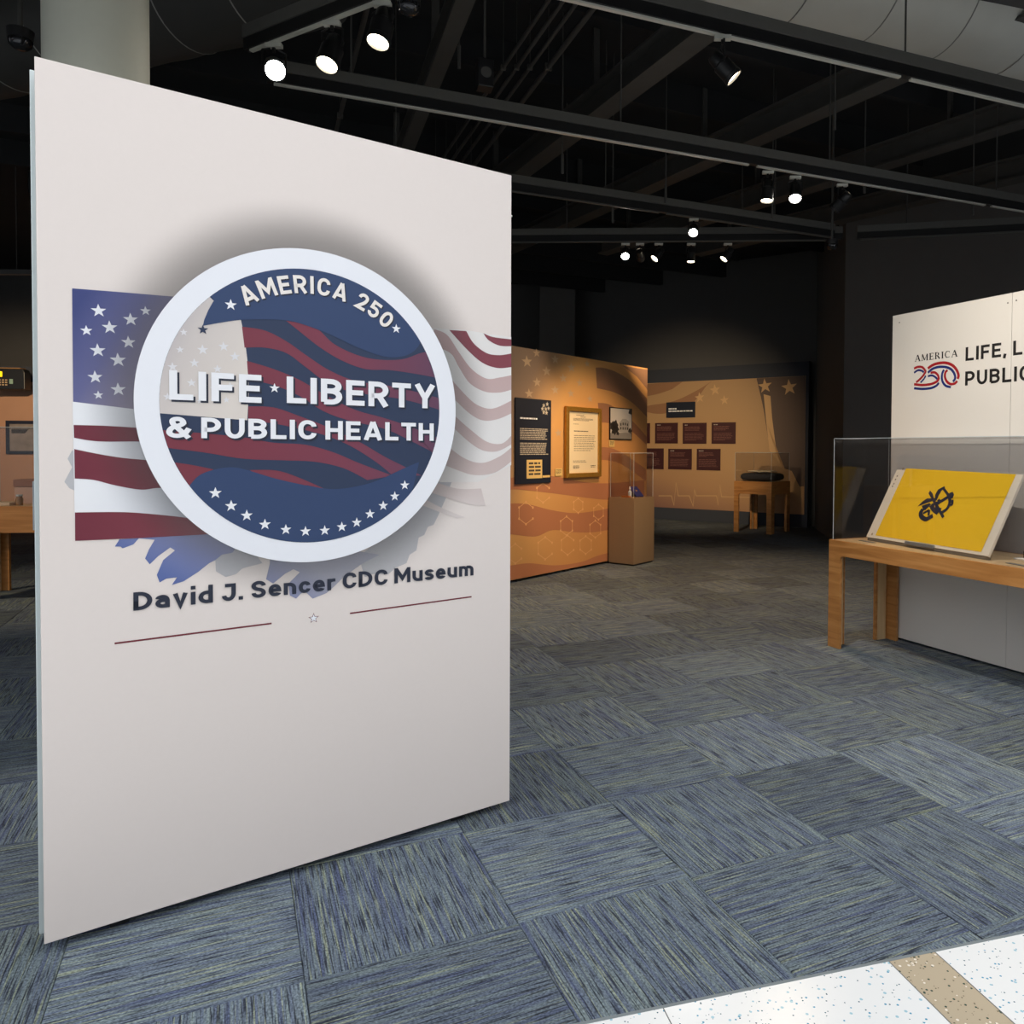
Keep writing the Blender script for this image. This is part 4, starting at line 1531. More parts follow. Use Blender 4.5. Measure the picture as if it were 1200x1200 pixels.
MB().poly([(W_ * .75, H_ * .065), (W_ * .97, H_ * .065), (W_ * .97, H_ * .09), (W_ * .75, H_ * .09)], -0.0167).build('caption_print', M_label, t)
for k, (a, b) in enumerate(((.78, .93), (.88, .95), (.74, .89), (.84, .89), (.92, .90), (.78, .85), (.86, .845))):
    MB().star(W_ * a, H_ * b, 0.03, -0.0167).build('small_star_print', M_greyrow, t)

# framed document
xa, xb, zb_, zt_ = quad_box(P2, z5p((285, 382), (452, 398), (443, 715), (280, 720)), 0, 0, '', None)
W_, H_ = xb - xa, zt_ - zb_
t = mount('framed_document', 'printed document in a gold frame on the orange partition', 'picture frame', P2, xa, zb_)
M_gold = mat('antique_gold', srgb(186, 140, 60), 0.35, 0.6, noise=0.25, nscale=40)
fw = 0.055
for pts in ([(0, 0), (W_, 0), (W_ - fw, fw), (fw, fw)], [(W_, 0), (W_, H_), (W_ - fw, H_ - fw), (W_ - fw, fw)],
            [(W_, H_), (0, H_), (fw, H_ - fw), (W_ - fw, H_ - fw)], [(0, H_), (0, 0), (fw, fw), (fw, H_ - fw)]):
    MB().prism(pts, -0.045, -0.003).build('frame_rail', M_gold, t, bevel=0.006)
MB().box(fw - 0.01, W_ - fw + 0.01, -0.02, -0.006, fw - 0.01, H_ - fw + 0.01).build('paper', M_paper, t)
for k, (a, b, c, d, n, fl_) in enumerate(((.3, .7, .89, .88, 1, .7), (.42, .58, .865, .855, 1, .7), (.22, .85, .84, .80, 3, .4), (.22, .5, .76, .75, 1, .5), (.24, .86, .665, .65, 1, .8),
                                       (.24, .86, .60, .36, 9, .25), (.22, .6, .24, .20, 2, .3), (.22, .40, .17, .12, 3, .5), (.72, .86, .17, .13, 2, .4))):
    rows(MB(), W_ * a, W_ * b, H_ * c, H_ * d, n, -0.0205, fl_, 20 + k).build('small_print', M_ink, t)['kind'] = 'stuff'
# photograph and labels
xa, xb, zb_, zt_ = quad_box(P2, z5p((495, 387), (600, 397), (597, 543), (493, 540)), 0, 0, '', None)
W_, H_ = xb - xa, zt_ - zb_
t = mount('photograph', 'black and white photograph of a building on the orange partition', 'photograph', P2, xa, zb_)
MB().box(0, W_, -0.014, -0.003, 0, H_).build('backing', M_black, t)
sky = [(W_ * .03, H_ * .03), (W_ * .97, H_ * .03), (W_ * .97, H_ * .97), (W_ * .03, H_ * .97)]
MB().poly(sky, -0.0145).build('sky_print', mat('photo_light_grey', srgb(205, 198, 190), 0.5), t)
MB().poly([(W_ * .03, H_ * .03), (W_ * .97, H_ * .03), (W_ * .97, H_ * .24), (W_ * .03, H_ * .20)], -0.0148).build('ground_print', mat('photo_mid_grey', srgb(138, 132, 126), 0.5), t)
MB().poly([(W_ * .40, H_ * .24), (W_ * .86, H_ * .22), (W_ * .86, H_ * .58), (W_ * .72, H_ * .66), (W_ * .56, H_ * .66), (W_ * .40, H_ * .52)], -0.0150).build('building_print', mat('photo_mid_light', srgb(170, 163, 155), 0.5), t)
for a, b in ((.46, .32), (.56, .32), (.66, .32), (.76, .32), (.46, .44), (.56, .46), (.66, .46), (.76, .44)):
    MB().poly([(W_ * a, H_ * b), (W_ * (a + .05), H_ * b), (W_ * (a + .05), H_ * (b + .08)), (W_ * a, H_ * (b + .08))], -0.0152).build('window_print', mat('photo_dark_grey', srgb(52, 48, 45), 0.5), t)
for cx, cz, r in ((.1, .42, .13), (.24, .48, .12), (.3, .34, .10), (.2, .28, .12), (.92, .9, .09), (.9, .3, .08), (.35, .2, .06)):
    pts = [(W_ * (cx + r * (1 + .25 * math.sin(5 * k)) * math.cos(k * math.pi / 7)), H_ * (cz + r * (1 + .3 * math.cos(4 * k)) * math.sin(k * math.pi / 7))) for k in range(14)]
    MB().poly([(min(max(p[0], W_ * .03), W_ * .97), min(max(p[1], H_ * .03), H_ * .97)) for p in pts], -0.0154).build('tree_print', mat('photo_dark_grey', srgb(52, 48, 45), 0.5), t)
for pts, lb in ((((240, 675), (272, 677), (272, 710), (240, 710)), 'small cream caption card left of the gold frame'),
                (((493, 543), (518, 545), (518, 575), (493, 573)), 'small cream caption card under the black and white photograph')):
    xa, xb, zb_, zt_ = quad_box(P2, z5p(*pts), 0, 0, '', None)
    t = mount('caption_card', lb, 'label', P2, xa, zb_)
    MB().box(0, xb - xa, -0.010, -0.003, 0, zt_ - zb_).build('card', M_label, t)
    rows(MB(), (xb - xa) * .12, (xb - xa) * .9, (zt_ - zb_) * .85, (zt_ - zb_) * .2, 4, -0.0105, .4, 31).build('small_print', M_ink, t)['kind'] = 'stuff'

# pedestal with acrylic cover
pF = atz(742.5, 663.7)
PD = Plane((pF.x, pF.y), P2.yaw)
PH = PD.px(743, 584)[1]
pdw, pdd = 0.48, 0.375
M_kraft = mat('kraft_brown_paint', srgb(142, 116, 86), 0.7, noise=0.04, nscale=40)
pd = thing('pedestal', 'brown square pedestal standing at the end of the orange partition', 'pedestal', (pF.x, pF.y, 0), P2.yaw)
MB().box(0, pdw, 0, pdd, 0.02, PH).build('plinth_box', M_kraft, pd, bevel=0.002)
MB().box(0.015, pdw - 0.015, 0.015, pdd - 0.015, 0.0005, 0.02).build('recessed_base', M_black, pd)
chh = PD.px(743, 531)[1] - PH
c0 = PD.p + PD.t * 0.015 + PD.n * 0.015
case('acrylic_cover', 'small clear acrylic cover on the brown pedestal', (c0.x, c0.y, PH), P2.yaw, pdw - 0.03, pdd - 0.03, chh, M_acry)


def on_ped(x, y):
    p = atz(x, y, PH)
    return p


bq = PD.p + PD.t * 0.27 + PD.n * 0.12
bl = thing('blue_booklet', 'dark blue booklet with a gold crest leaning on a stand inside the pedestal cover', 'booklet', (bq.x, bq.y, PH), P2.yaw + math.radians(-18))
tb = MB().box(-0.06, 0.06, 0, 0.018, 0, 0.18)
rt_ = Matrix.Rotation(math.radians(-50), 3, 'X')
tb.v = [tuple(rt_ @ Vector(v) + Vector((0, -0.05, 0.013))) for v in tb.v]
tb.build('cover', mat('royal_blue_cover', srgb(48, 50, 112), 0.5), bl, bevel=0.002)
tg = MB().star(0, 0.10, 0.024, -0.001)
tg.v = [tuple(rt_ @ Vector(v) + Vector((0, -0.05, 0.013))) for v in tg.v]
tg.build('crest', mat('gold_crest', srgb(205, 150, 70), 0.4, 0.3), bl)
MB().prism([(-0.02, 0), (0.07, 0), (0.07, 0.11)], -0.05, 0.05).build('easel', M_black, bl)
ea = bl.children[-1]
for v in ea.data.vertices:
    v.co = (v.co.y, v.co.x + 0.015, v.co.z + 0.0008)
bq = PD.p + PD.t * 0.12 + PD.n * 0.14
vl = thing('glass_vial', 'small stoppered glass vial beside the blue booklet on the pedestal', 'bottle', (bq.x, bq.y, PH), 0)
MB().lathe([(0.001, 0.022), (0.008, 0.024), (0.07, 0.024), (0.085, 0.010), (0.10, 0.010)], (0, 0, 0), (0, 0, 1), 16).build('vial_body', M_acedge, vl, smooth=True)
MB().lathe([(0.10, 0.012), (0.12, 0.012), (0.135, 0.006)], (0, 0, 0), (0, 0, 1), 16).build('stopper', M_white, vl, smooth=True)
bq = PD.p + PD.t * 0.05 + PD.n * 0.22
lb = MB().box(0, 0.11, 0, 0.05, 0.001, 0.022).build('name_block', mat('orange_wood_block', srgb(190, 110, 50), 0.5), bevel=0.002)
lb.location = (bq.x, bq.y, PH)
lb.rotation_euler = (0, 0, P2.yaw - math.pi / 2 + 0.0)
tag(lb, 'small orange wooden name block inside the pedestal cover', 'label')

# ================================================================== FAR MURAL BOARD
xr = BM.px(947, 520)[0]
xl = -1.2
mb_ = thing('mural_board', 'far navy board with tan mural of stars and a pulse line', 'display panel', (BM.p.x, BM.p.y, 0), BM.yaw)
ztm = (BM.px(773, 447.8)[1] + BM.px(944, 441.3)[1]) / 2
zbm = (BM.px(773, 593.6)[1] + BM.px(944, 604)[1]) / 2
MB().box(xl, xr, 0.004, 0.08, 0.0005, ztm + 0.27).build('board', M_navyboard, mb_)
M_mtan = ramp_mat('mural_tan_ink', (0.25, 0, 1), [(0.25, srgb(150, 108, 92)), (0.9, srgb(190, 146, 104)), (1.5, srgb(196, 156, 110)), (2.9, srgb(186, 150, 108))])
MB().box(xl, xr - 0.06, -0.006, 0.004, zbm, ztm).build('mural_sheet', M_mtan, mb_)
z6 = BM.zoom(740, 400, 5)
lim = lambda pts: [(min(p[0], xr - 0.062), min(max(p[1], zbm + .003), ztm - 0.003)) for p in pts]
M_mbrown = mat('mural_brown_ink', srgb(158, 116, 84), 0.7)
M_mpale = mat('mural_pale_ink', srgb(212, 172, 124), 0.7)
M_mdark = mat('mural_grey_brown_ink', srgb(104, 86, 76), 0.7)
for up, lo in (([(40, 255), (160, 245), (300, 230)], [(240, 280), (150, 310), (40, 330)]),
               ([(40, 390), (110, 375), (250, 350), (380, 290), (470, 235)], [(440, 260), (360, 360), (250, 410), (150, 425), (40, 400)])):
    MB().poly(lim(z6(smooth_pts(up) + smooth_pts(lo))), -0.0068).build('stripe_print', M_mbrown, mb_)
MB().poly(lim(z6([(735, 225), (760, 330), (775, 400), (800, 560), (850, 640), (885, 740), (940, 760), (985, 850), (1040, 850), (1040, 190), (735, 200)])), -0.0066).build('dark_cloud_print', M_mdark, mb_)
MB().poly(lim(z6([(775, 310), (815, 320), (825, 450), (850, 640), (885, 750), (905, 760), (860, 700), (810, 640), (790, 470)])), -0.0069).build('pale_streak_print', M_mpale, mb_)
for x, y, r in ((400, 330, 34), (490, 285, 36), (545, 345, 30), (783, 262, 44), (925, 270, 48)):
    cx, cz = z6([(x, y)])[0]
    MB().star(cx, cz, r / 5 / F * 15, -0.0072, rot=0.1).build('star_print', M_mpale, mb_)
pu = z6([(160, 905), (235, 905), (250, 960), (262, 830), (275, 905), (340, 905), (362, 965), (370, 870), (380, 905), (500, 905), (508, 960), (520, 840), (528, 910), (600, 912), (720, 915)])
a, b = ribbon(pu, 0.018)
MB().add([(p[0], -0.0072, p[1]) for p in a], b).build('pulse_line_print', M_mpale, mb_)
M_maroon = mat('maroon_sign', srgb(66, 26, 26), 0.5)
M_marrow = mat('maroon_small_print', srgb(140, 96, 86), 0.7)
signs = [((92 - 110, 480, 110, 597), 'maroon text panel, upper row, half hidden by the orange partition'), ((141, 478, 273, 598), 'maroon text panel, upper row, under the navy heading panel'),
         ((303, 478, 441, 600), 'maroon text panel, upper row, second from the right'), ((472, 475, 612, 600), 'maroon text panel, upper row, rightmost'),
         ((50, 627, 190, 748), 'maroon text panel, lower row, partly seen through the pedestal cover'), ((218, 630, 355, 750), 'maroon text panel, lower row, middle'),
         ((385, 630, 523, 755), 'maroon text panel, lower row, rightmost, beside the pillow case')]
for k, ((x0, y0, x1, y1), lbl) in enumerate(signs):
    q0, q1 = z6([(x0, (y0 + y1) / 2)])[0], z6([(x1, (y0 + y1) / 2)])[0]
    zt_, zb_ = z6([((x0 + x1) / 2, y0)])[0][1], z6([((x0 + x1) / 2, y1)])[0][1]
    t = mount('text_sign', lbl, 'sign', BM, q0[0], zb_, 'maroon text panels on the far mural')
    W_, H_ = q1[0] - q0[0], zt_ - zb_
    MB().box(0, W_, -0.022, -0.0075, 0, H_).build('board', M_maroon, t)
    rows(MB(), W_ * .09, W_ * .3, H_ * .92, H_ * .87, 1, -0.0226, .8, 60 + k).build('heading_print', M_greyrow, t)['kind'] = 'stuff'
    rows(MB(), W_ * .09, W_ * .75, H_ * .82, H_ * .60, 4, -0.0226, .35, 40 + k).build('small_print', M_marrow, t)['kind'] = 'stuff'
    rows(MB(), W_ * .09, W_ * .9, H_ * .50, H_ * .12, 6, -0.0226, .3, 50 + k).build('small_print', M_marrow, t)['kind'] = 'stuff'
q0, q1 = z6([(207, 400)])[0], z6([(375, 400)])[0]
zt_, zb_ = z6([(290, 356)])[0][1], z6([(290, 447)])[0][1]
t = mount('heading_panel', 'dark navy heading panel above the maroon text panels', 'sign', BM, q0[0], zb_)
W_, H_ = q1[0] - q0[0], zt_ - zb_
MB().box(0, W_, -0.024, -0.0075, 0, H_).build('board', mat('navy_sign', srgb(24, 30, 46), 0.5), t)
rows(MB(), W_ * .08, W_ * .42, H_ * .62, H_ * .52, 1, -0.0246, .9, 71).build('heading_print', M_whiteink, t)['kind'] = 'stuff'
rows(MB(), W_ * .08, W_ * .95, H_ * .46, H_ * .37, 1, -0.0246, .9, 72).build('heading_print', M_whiteink, t)['kind'] = 'stuff'

# small table with the open book on a cushion
tb0 = atz(859.7, 623)
tF = atz(903.5, 626.5)
SY = math.radians(-38.7)
SH = 0.894
display_table('small_display_table', 'small square honey plywood table in front of the far mural', (tb0.x, tb0.y, 0), SY, 0.715, 0.73, SH, 0.22, 0.09, 0.03)
SP = Plane((tF.x, tF.y), SY)
sch = SP.px(903.5, 530.5)[1] - SH
c0 = Vector((tb0.x, tb0.y, 0)) + SP.t * 0.012 + SP.n * 0.012
case('acrylic_box', 'clear acrylic box over the dark cushion on the small table', (c0.x, c0.y, SH), SY, 0.691, 0.706, sch, M_acry)
cc = Vector((tb0.x, tb0.y, SH)) + SP.t * 0.36 + SP.n * 0.36
cu_ = thing('cushion', 'dark grey cushion inside the acrylic box on the small table', 'cushion', tuple(cc), SY)
mbq = MB()
nn = 24
vs, fs = [], []
for i in range(nn + 1):
    ph = -math.pi / 2 + math.pi * i / nn
    for k in range(nn * 2):
        th = math.pi * k / nn
        cp, sp = math.cos(ph), math.sin(ph)
        se = lambda v, e: math.copysign(abs(v) ** e, v)
        rr = se(cp, 0.45)
        vs.append((0.325 * rr * se(math.cos(th), 0.45), 0.315 * rr * se(math.sin(th), 0.45), 0.075 + 0.0745 * se(sp, 0.7) - 0.02 * (sp > 0) * sp * math.exp(-((rr * 2) ** 2))))
for i in range(nn):
    for k in range(nn * 2):
        k2 = (k + 1) % (nn * 2)
        fs.append((i * nn * 2 + k, i * nn * 2 + k2, (i + 1) * nn * 2 + k2, (i + 1) * nn * 2 + k))
mbq.add(vs, fs)
mbq.build('cushion_body', mat('charcoal_cloth', srgb(62, 60, 62), 0.9, noise=0.1, nscale=60, bump=0.3), cu_, smooth=True)
bo = thing('open_book', 'open book with cream pages lying on the dark grey cushion', 'book', (cc.x, cc.y, SH + 0.151), SY)
for sgn in (-1, 1):
    prof = [(0.0, 0.012), (0.05, 0.034), (0.12, 0.036), (0.22, 0.026), (0.22, 0.014), (0.12, 0.016), (0.05, 0.012), (0.0, 0.004)]
    MB().prism([(sgn * x, z) for x, z in prof], -0.12, 0.12).build('page_block', M_paper, bo)
    MB().prism([(sgn * x, z) for x, z in [(0, 0.0), (0.235, 0.006), (0.235, 0.0125), (0.12, 0.0145), (0, 0.004)]], -0.125, 0.125).build('cover', mat('brown_leather', srgb(60, 38, 28), 0.6), bo)

# ================================================================== LEFT BACKGROUND
LB = Plane((-11.3, 15.1), math.radians(10))
lm = thing('rose_mural_board', 'distant navy board with a plain rose-tan mural, left of the title panel', 'display panel', (LB.p.x, LB.p.y, 0), LB.yaw)
ztl = LB.px(20, 447.5)[1]
MB().box(-2.6, 3.4, 0.004, 0.09, 0.0005, ztl + 0.3).build('board', M_navyboard, lm)
MB().box(-2.6, 3.3, -0.006, 0.004, 0.25, ztl).build('mural_sheet', mat('rose_tan_ink', srgb(196, 150, 122), 0.7, noise=0.05, nscale=4), lm)
q0, q1 = LB.px(8, 512), LB.px(52, 512)
zt_, zb_ = LB.px(20, 493)[1], LB.px(20, 532)[1]
t = mount('framed_picture', 'dark navy framed grey picture on the distant rose-tan mural', 'picture frame', LB, q0[0], zb_)
W_, H_ = q1[0] - q0[0], zt_ - zb_
fw = 0.06
for pts in ([(0, 0), (W_, 0), (W_ - fw, fw), (fw, fw)], [(W_, 0), (W_, H_), (W_ - fw, H_ - fw), (W_ - fw, fw)],
            [(W_, H_), (0, H_), (fw, H_ - fw), (W_ - fw, H_ - fw)], [(0, H_), (0, 0), (fw, fw), (fw, H_ - fw)]):
    MB().prism(pts, -0.04, -0.0075).build('frame_rail', mat('navy_frame', srgb(26, 30, 50), 0.5), t)
MB().box(fw, W_ - fw, -0.02, -0.0078, fw, H_ - fw).build('picture', mat('grey_picture', srgb(150, 138, 132), 0.6, noise=0.5, nscale=7), t)
MB().poly([(W_ * .14, H_ * .62), (W_ * .5, H_ * .62), (W_ * .62, H_ * .78), (W_ * .14, H_ * .80)], -0.0205).build('dark_shape_print', mat('photo_dark_grey', srgb(52, 48, 45), 0.5), t)
# electronic console on a wall bracket
cz0, cz1 = LB.px(15, 457.5, -0.5)[1], LB.px(15, 432, -0.5)[1]
xr_ = LB.px(29, 445, -0.5)[0]
p = LB.p + LB.t * (xr_ - 1.1) + LB.n * (-0.5)
cn = thing('electronic_console', 'black electronic console with yellow display mounted high on the left board', 'device', (p.x, p.y, cz0), LB.yaw)
MB().prism([(0, 0), (1.1, 0.02), (1.1, cz1 - cz0 - 0.06), (1.06, cz1 - cz0), (0, cz1 - cz0)], 0, 0.22).build('housing', M_black, cn, bevel=0.015)
MB().box(0, 1.02, 0.01, 0.2, cz1 - cz0 - 0.001, cz1 - cz0 + 0.02).build('lit_top_strip', mat('lit_top_tan', srgb(150, 112, 72), 0.6), cn)  # tan colour paints in the spotlight falling on the console top
dz = cz1 - cz0
MB().box(0.2, 0.72, -0.006, 0.0, dz * .62, dz * .86).build('display', mat('yellow_display', srgb(240, 200, 20), 0.4, emit=(srgb(240, 190, 10), 0.9)), cn)
for i in range(3):
    for j in range(3):
        MB().box(0.66 + i * 0.055, 0.695 + i * 0.055, -0.006, 0.0, dz * (.22 + .11 * j), dz * (.28 + .11 * j)).build('key_button', mat('key_cream', srgb(200, 170, 130), 0.5), cn)
MB().box(0.84, 0.90, -0.006, 0, dz * .3, dz * .52).build('round_key', mat('key_teal', srgb(150, 180, 160), 0.4), cn)
MB().box(0.4, 0.5, 0.2, 0.4935, dz * .3, dz * .6).build('wall_bracket', M_black, cn)

# left table and case
tl = atz(1, 691.5)
LY_ = math.radians(5)
nL = Vector((-math.sin(LY_), math.cos(LY_), 0))
tlo = tl - nL * 0.73
display_table('square_display_table', 'square honey plywood table at the left edge, partly behind the title panel', (tlo.x, tlo.y, 0), LY_, 1.05, 0.73, 0.89, 0.24, 0.10, 0.03)
c0 = tlo + nL * 0.012 + Vector((math.cos(LY_), math.sin(LY_), 0)) * 0.012
case('acrylic_hood', 'clear acrylic hood on the table at the left edge', (c0.x, c0.y, 0.89), LY_, 1.026, 0.706, 0.72, M_acry)
tL = Vector((math.cos(LY_), math.sin(LY_), 0))
o_ = tlo + tL * 0.38 + nL * 0.34
sb_ = thing('archive_box', 'pale pink archive box with lid under the acrylic hood at the left edge', 'box', (o_.x, o_.y, 0.89), LY_)
MB().box(0, 0.30, 0, 0.2, 0.0005, 0.16).build('box_body', mat('pink_card', srgb(196, 164, 150), 0.8), sb_, bevel=0.004)
MB().box(-0.006, 0.306, -0.006, 0.206, 0.162, 0.23).build('box_lid', mat('rose_card', srgb(150, 112, 100), 0.8), sb_, bevel=0.004)
o_ = tlo + tL * 0.55 + nL * 0.14
jr = thing('specimen_jar', 'small amber specimen jar in front of the pink archive box', 'jar', (o_.x, o_.y, 0.89), LY_)
MB().lathe([(0.0008, 0.028), (0.06, 0.03), (0.075, 0.022), (0.085, 0.022)], (0, 0, 0), (0, 0, 1), 18).build('jar_body', mat('amber_jar', srgb(150, 110, 60), 0.25), jr, smooth=True)
MB().lathe([(0.085, 0.026), (0.10, 0.026)], (0, 0, 0), (0, 0, 1), 18).build('jar_lid', M_acedge, jr)
o_ = tlo + tL * 0.30 + nL * 0.10
bkl = MB().box(0, 0.20, 0, 0.13, 0.0005, 0.03).build('flat_book', mat('cream_book', srgb(205, 185, 160), 0.7), bevel=0.003)
bkl.location = (o_.x, o_.y, 0.89)
tag(bkl, 'flat cream book lying under the acrylic hood at the left edge', 'book')

# ================================================================== CEILING GEAR
TZ = 3.7
M_raildim = mat('rail_aluminium_shaded', srgb(84, 84, 80), 0.5)  # far rails: aluminium darkened in colour to stand for weaker light


def extend(a, b, e0, e1):
    d = (b - a).normalized()
    return a - d * e0, b + d * e1


def lighting_track(label, pa, pb, breaks=(), e0=0.0, e1=0.0, z=TZ, rail=None):
    """strut channel, black track body, bright rail on its underside, hanger rods"""
    a, b = extend(atz(*pa, z), atz(*pb, z), e0, e1)
    d = (b - a).normalized()
    L = (b - a).length
    t = thing('lighting_track', label, 'track', tuple(a), math.atan2(d.y, d.x), 'ceiling lighting tracks')
    MB().box(0, L, -0.022, 0.022, 0.004, 0.070).build('track_body', M_black, t)
    MB().box(0, L, -0.03, 0.03, 0.072, 0.140).build('strut_channel', M_strut, t)
    cuts = [0] + sorted(breaks) + [L]
    for i in range(len(cuts) - 1):
        if cuts[i + 1] - cuts[i] > 0.1:
            MB().box(cuts[i] + 0.04, cuts[i + 1] - 0.04, -0.012, 0.012, -0.008, 0.003).build('rail', rail or M_rail, t)
    k = 0.5
    while k < L:
        MB().lathe([(0, 0.006), (CZ - z - 0.142, 0.006)], (k, 0, 0.1405), (0, 0, 1), 8).build('hanger_rod', M_steel, t)
        k += 1.9
    return t


lighting_track('lighting track nearest the camera, crossing the top right below the duct', (669, 0), (1200, 124), (2.4,), 0.25, 0.5)
lighting_track('long lighting track carrying three warm spotlights at the right', (333, 100), (1200, 248), (3.55, 6.1), 0.1, 0.3)
lighting_track('lighting track carrying a single bright spotlight above the orange partition', (600, 224), (987, 280), (3.0,), 1.5, -0.12, rail=M_raildim)
lighting_track('farthest lighting track carrying a row of small spotlights', (600, 284), (987, 281.5), (), 1.8, 0.0, rail=M_raildim)
lighting_track('lighting track running on from the corner at the far right', (987, 281.5), (1200, 271), (), -0.15, 0.3, rail=M_raildim)
lighting_track('short lighting track carrying three spotlights above the title panel', (323, 48), (447, 0), (), 0.25, 0.3)


def spotlight(label, px, aim, on=1, watts=40, color=(1, 0.80, 0.55), size=45, z=TZ, drop=0.15, sc=1.0, lens=M_bulb, blend=0.6):
    m = atz(*px, z) + Vector((0, 0, -0.011))
    t = thing('track_spotlight', label, 'spotlight', tuple(m), 0, 'track spotlights')
    d = (Vector(aim) - (m - Vector((0, 0, drop)))).normalized()
    ctr = Vector((0, 0, -drop))
    r, L = 0.05 * sc, 0.17 * sc
    a = ctr - d * (L * 0.45)
    MB().lathe([(0, r * .62), (0.012, r * .78), (L * .35, r * .82), (L * .40, r), (L * .86, r), (L * .88, r * 1.06), (L, r * 1.06), (L, r * .93), (L * .9, r * .93)], a, d, 28, cap=False).build('can', M_black, t, smooth=True)
    MB().lathe([(0, 0.0005), (0.001, r * .62)], a, d, 28, cap=False).build('can_back', M_black, t)
    MB().lathe([(0, r * .92), (0.004, r * .92)], a + d * (L * .9), d, 28).build('lens', lens if on else mat('unlit_lens', srgb(70, 72, 76), 0.15), t)
    sd = d.cross(Vector((0, 0, 1)))
    sd = sd.normalized() if sd.length > 0.05 else Vector((1, 0, 0))
    for s in (-1, 1):
        MB().tube([Vector((0, 0, -0.03)) + sd * (s * 0.02), Vector((0, 0, -0.045)) + sd * (s * r * 1.12), ctr + sd * (s * r * 1.12)], 0.005 * sc, 6).build('yoke_arm', M_black, t)
    MB().box(-0.045, 0.045, -0.016, 0.016, -0.022, 0.0).build('track_adapter', M_rail, t)
    MB().lathe([(0, 0.01), (0.026, 0.01)], (0, 0, -0.048), (0, 0, 1), 10).build('stem', M_black, t)
    if watts:
        ld = bpy.data.lights.new('spot_lamp', 'SPOT')
        ld.energy = watts
        ld.color = color
        ld.spot_size = math.radians(size)
        ld.spot_blend = blend
        ld.shadow_soft_size = 0.04
        lo = bpy.data.objects.new('spot_lamp', ld)
        col.objects.link(lo)
        lo.parent = t
        lo.location = a + d * (L * 1.02)
        lo.rotation_euler = d.to_track_quat('-Z', 'Y').to_euler()
    return t


WARM = (1, 0.76, 0.48)
NEUT = (1, 0.88, 0.72)
spotlight('brightest glaring spotlight at the left end of the short track', (321, 49), (0.3, 0.2, 0.6), 1, 40, NEUT, 50, drop=0.13, sc=1.1, lens=M_bulb_hot)
spotlight('middle spotlight of the three on the short track, aimed down left', (389, 23), (-1.9, 2.6, 0), 1, 40, NEUT, 50, drop=0.15, sc=1.15)
spotlight('rightmost spotlight of the three on the short track', (448, 0), (-1.6, 2.9, 0), 1, 30, NEUT, 50, drop=0.115, sc=1.15)
spotlight('black can spotlight hanging from the track nearest the camera', (847, 39.5), (2.6, 4.25, 1.5), 1, 122, (1, .90, .76), 125, drop=0.16, sc=1.0, blend=1.0)
spotlight('left spotlight of the three on the long track, aimed down', (900, 199), (1.0, 6.0, 0), 1, 40, (1, .66, .36), 90, drop=0.15, sc=1.0)
spotlight('glowing middle spotlight of the three on the long track', (932, 205), (1.1, 4.2, 0), 1, 25, WARM, 55, drop=0.12, sc=1.0, lens=M_bulb_hot)
spotlight('right spotlight of the three on the long track, seen edge on', (987, 214), (-0.1, 9.3, 1.2), 1, 135, WARM, 38, drop=0.14, sc=1.0)
spotlight('single glaring spotlight on the track above the orange partition', (813, 255), (0.25, 4.0, 0.5), 1, 25, NEUT, 45, drop=0.10, sc=0.9, lens=M_bulb_hot)
spotlight('glaring leftmost spotlight of the farthest row', (733, 284), (0.1, 5.0, 0.3), 1, 25, NEUT, 45, drop=0.10, sc=.9, lens=M_bulb_hot)
spotlight('spotlight of the farthest row aimed at the far mural, second from left', (750, 284), (1.7, 15.4, 1.4), 1, 620, WARM, 46, blend=1.0, drop=0.12, sc=.9)  # turned and boosted to light the far mural
spotlight('third spotlight from left of the farthest row', (772, 284), (-1.3, 7.6, 1.0), 1, 40, WARM, 60, drop=0.11, sc=.9)
spotlight('fourth spotlight from left of the farthest row', (810, 284), (0.9, 8.2, 0.0), 1, 150, (1, .62, .32), 110, drop=0.12, sc=.9)
spotlight('rightmost spotlight of the farthest row', (853, 284), (-0.6, 7.9, 0.8), 1, 60, WARM, 60, drop=0.11, sc=.9)


for k_, (sx, sy, aim, wt, lb) in enumerate(((-8.3, 10.3, (-11.0, 15.0, 1.5), 420, 'added unseen spotlight out at the left, aimed at the rose-tan mural'),
                                            (-6.9, 5.4, (-5.5, 7.3, 0.9), 130, 'added unseen spotlight out at the left, aimed at the table at the left edge'))):  # unseen lamps and track added to brighten the left mural and table
    pv = Vector((sx, sy, TZ)) - O
    w_ = pv.dot(FV)
    spotlight(lb, (CX + F * pv.dot(RV) / w_, CY - F * pv.dot(UV) / w_), aim, 1, wt, WARM, 60, drop=0.15)
    MB_ = MB().box(-0.8, 0.8, -0.022, 0.022, TZ + 0.004, TZ + 0.07).build('added_track_section', M_black)
    MB_.location = (sx, sy, 0)
    tag(MB_, ('added unseen black track section far out at the left, over the rose-tan mural', 'added unseen black track section near the left, over the table')[k_], 'track')
    for q_ in (-0.6, 0.6):
        MB().lathe([(0, 0.006), (CZ - TZ - 0.071, 0.006)], (q_, 0, TZ + 0.0705), (0, 0, 1), 8).build('hanger_rod', M_steel, MB_)


def dome(label, px, z, r):
    p = atz(*px, z)
    t = thing('dome_camera', label, 'camera', tuple(p), 0)
    MB().lathe([(0, r * .95), (0.05, r * 1.05), (0.06, r * .6)], (0, 0, 0), (0, 0, 1), 24).build('housing', M_black, t, smooth=True)
    MB().lathe([(0.0, r * .05), (r * .1, r * .5), (r * .4, r * .86), (r * .8, r * .94), (r * .9, r * .94)], (0, 0, -r * .9), (0, 0, 1), 24).build('dome_glass', mat('smoked_dome', srgb(60, 60, 62), 0.05, 0.7), t, smooth=True)
    MB().lathe([(0.06, 0.012), (CZ - z - 0.0005, 0.012)], (0, 0, 0), (0, 0, 1), 10).build('drop_pipe', M_steel, t)
    return t


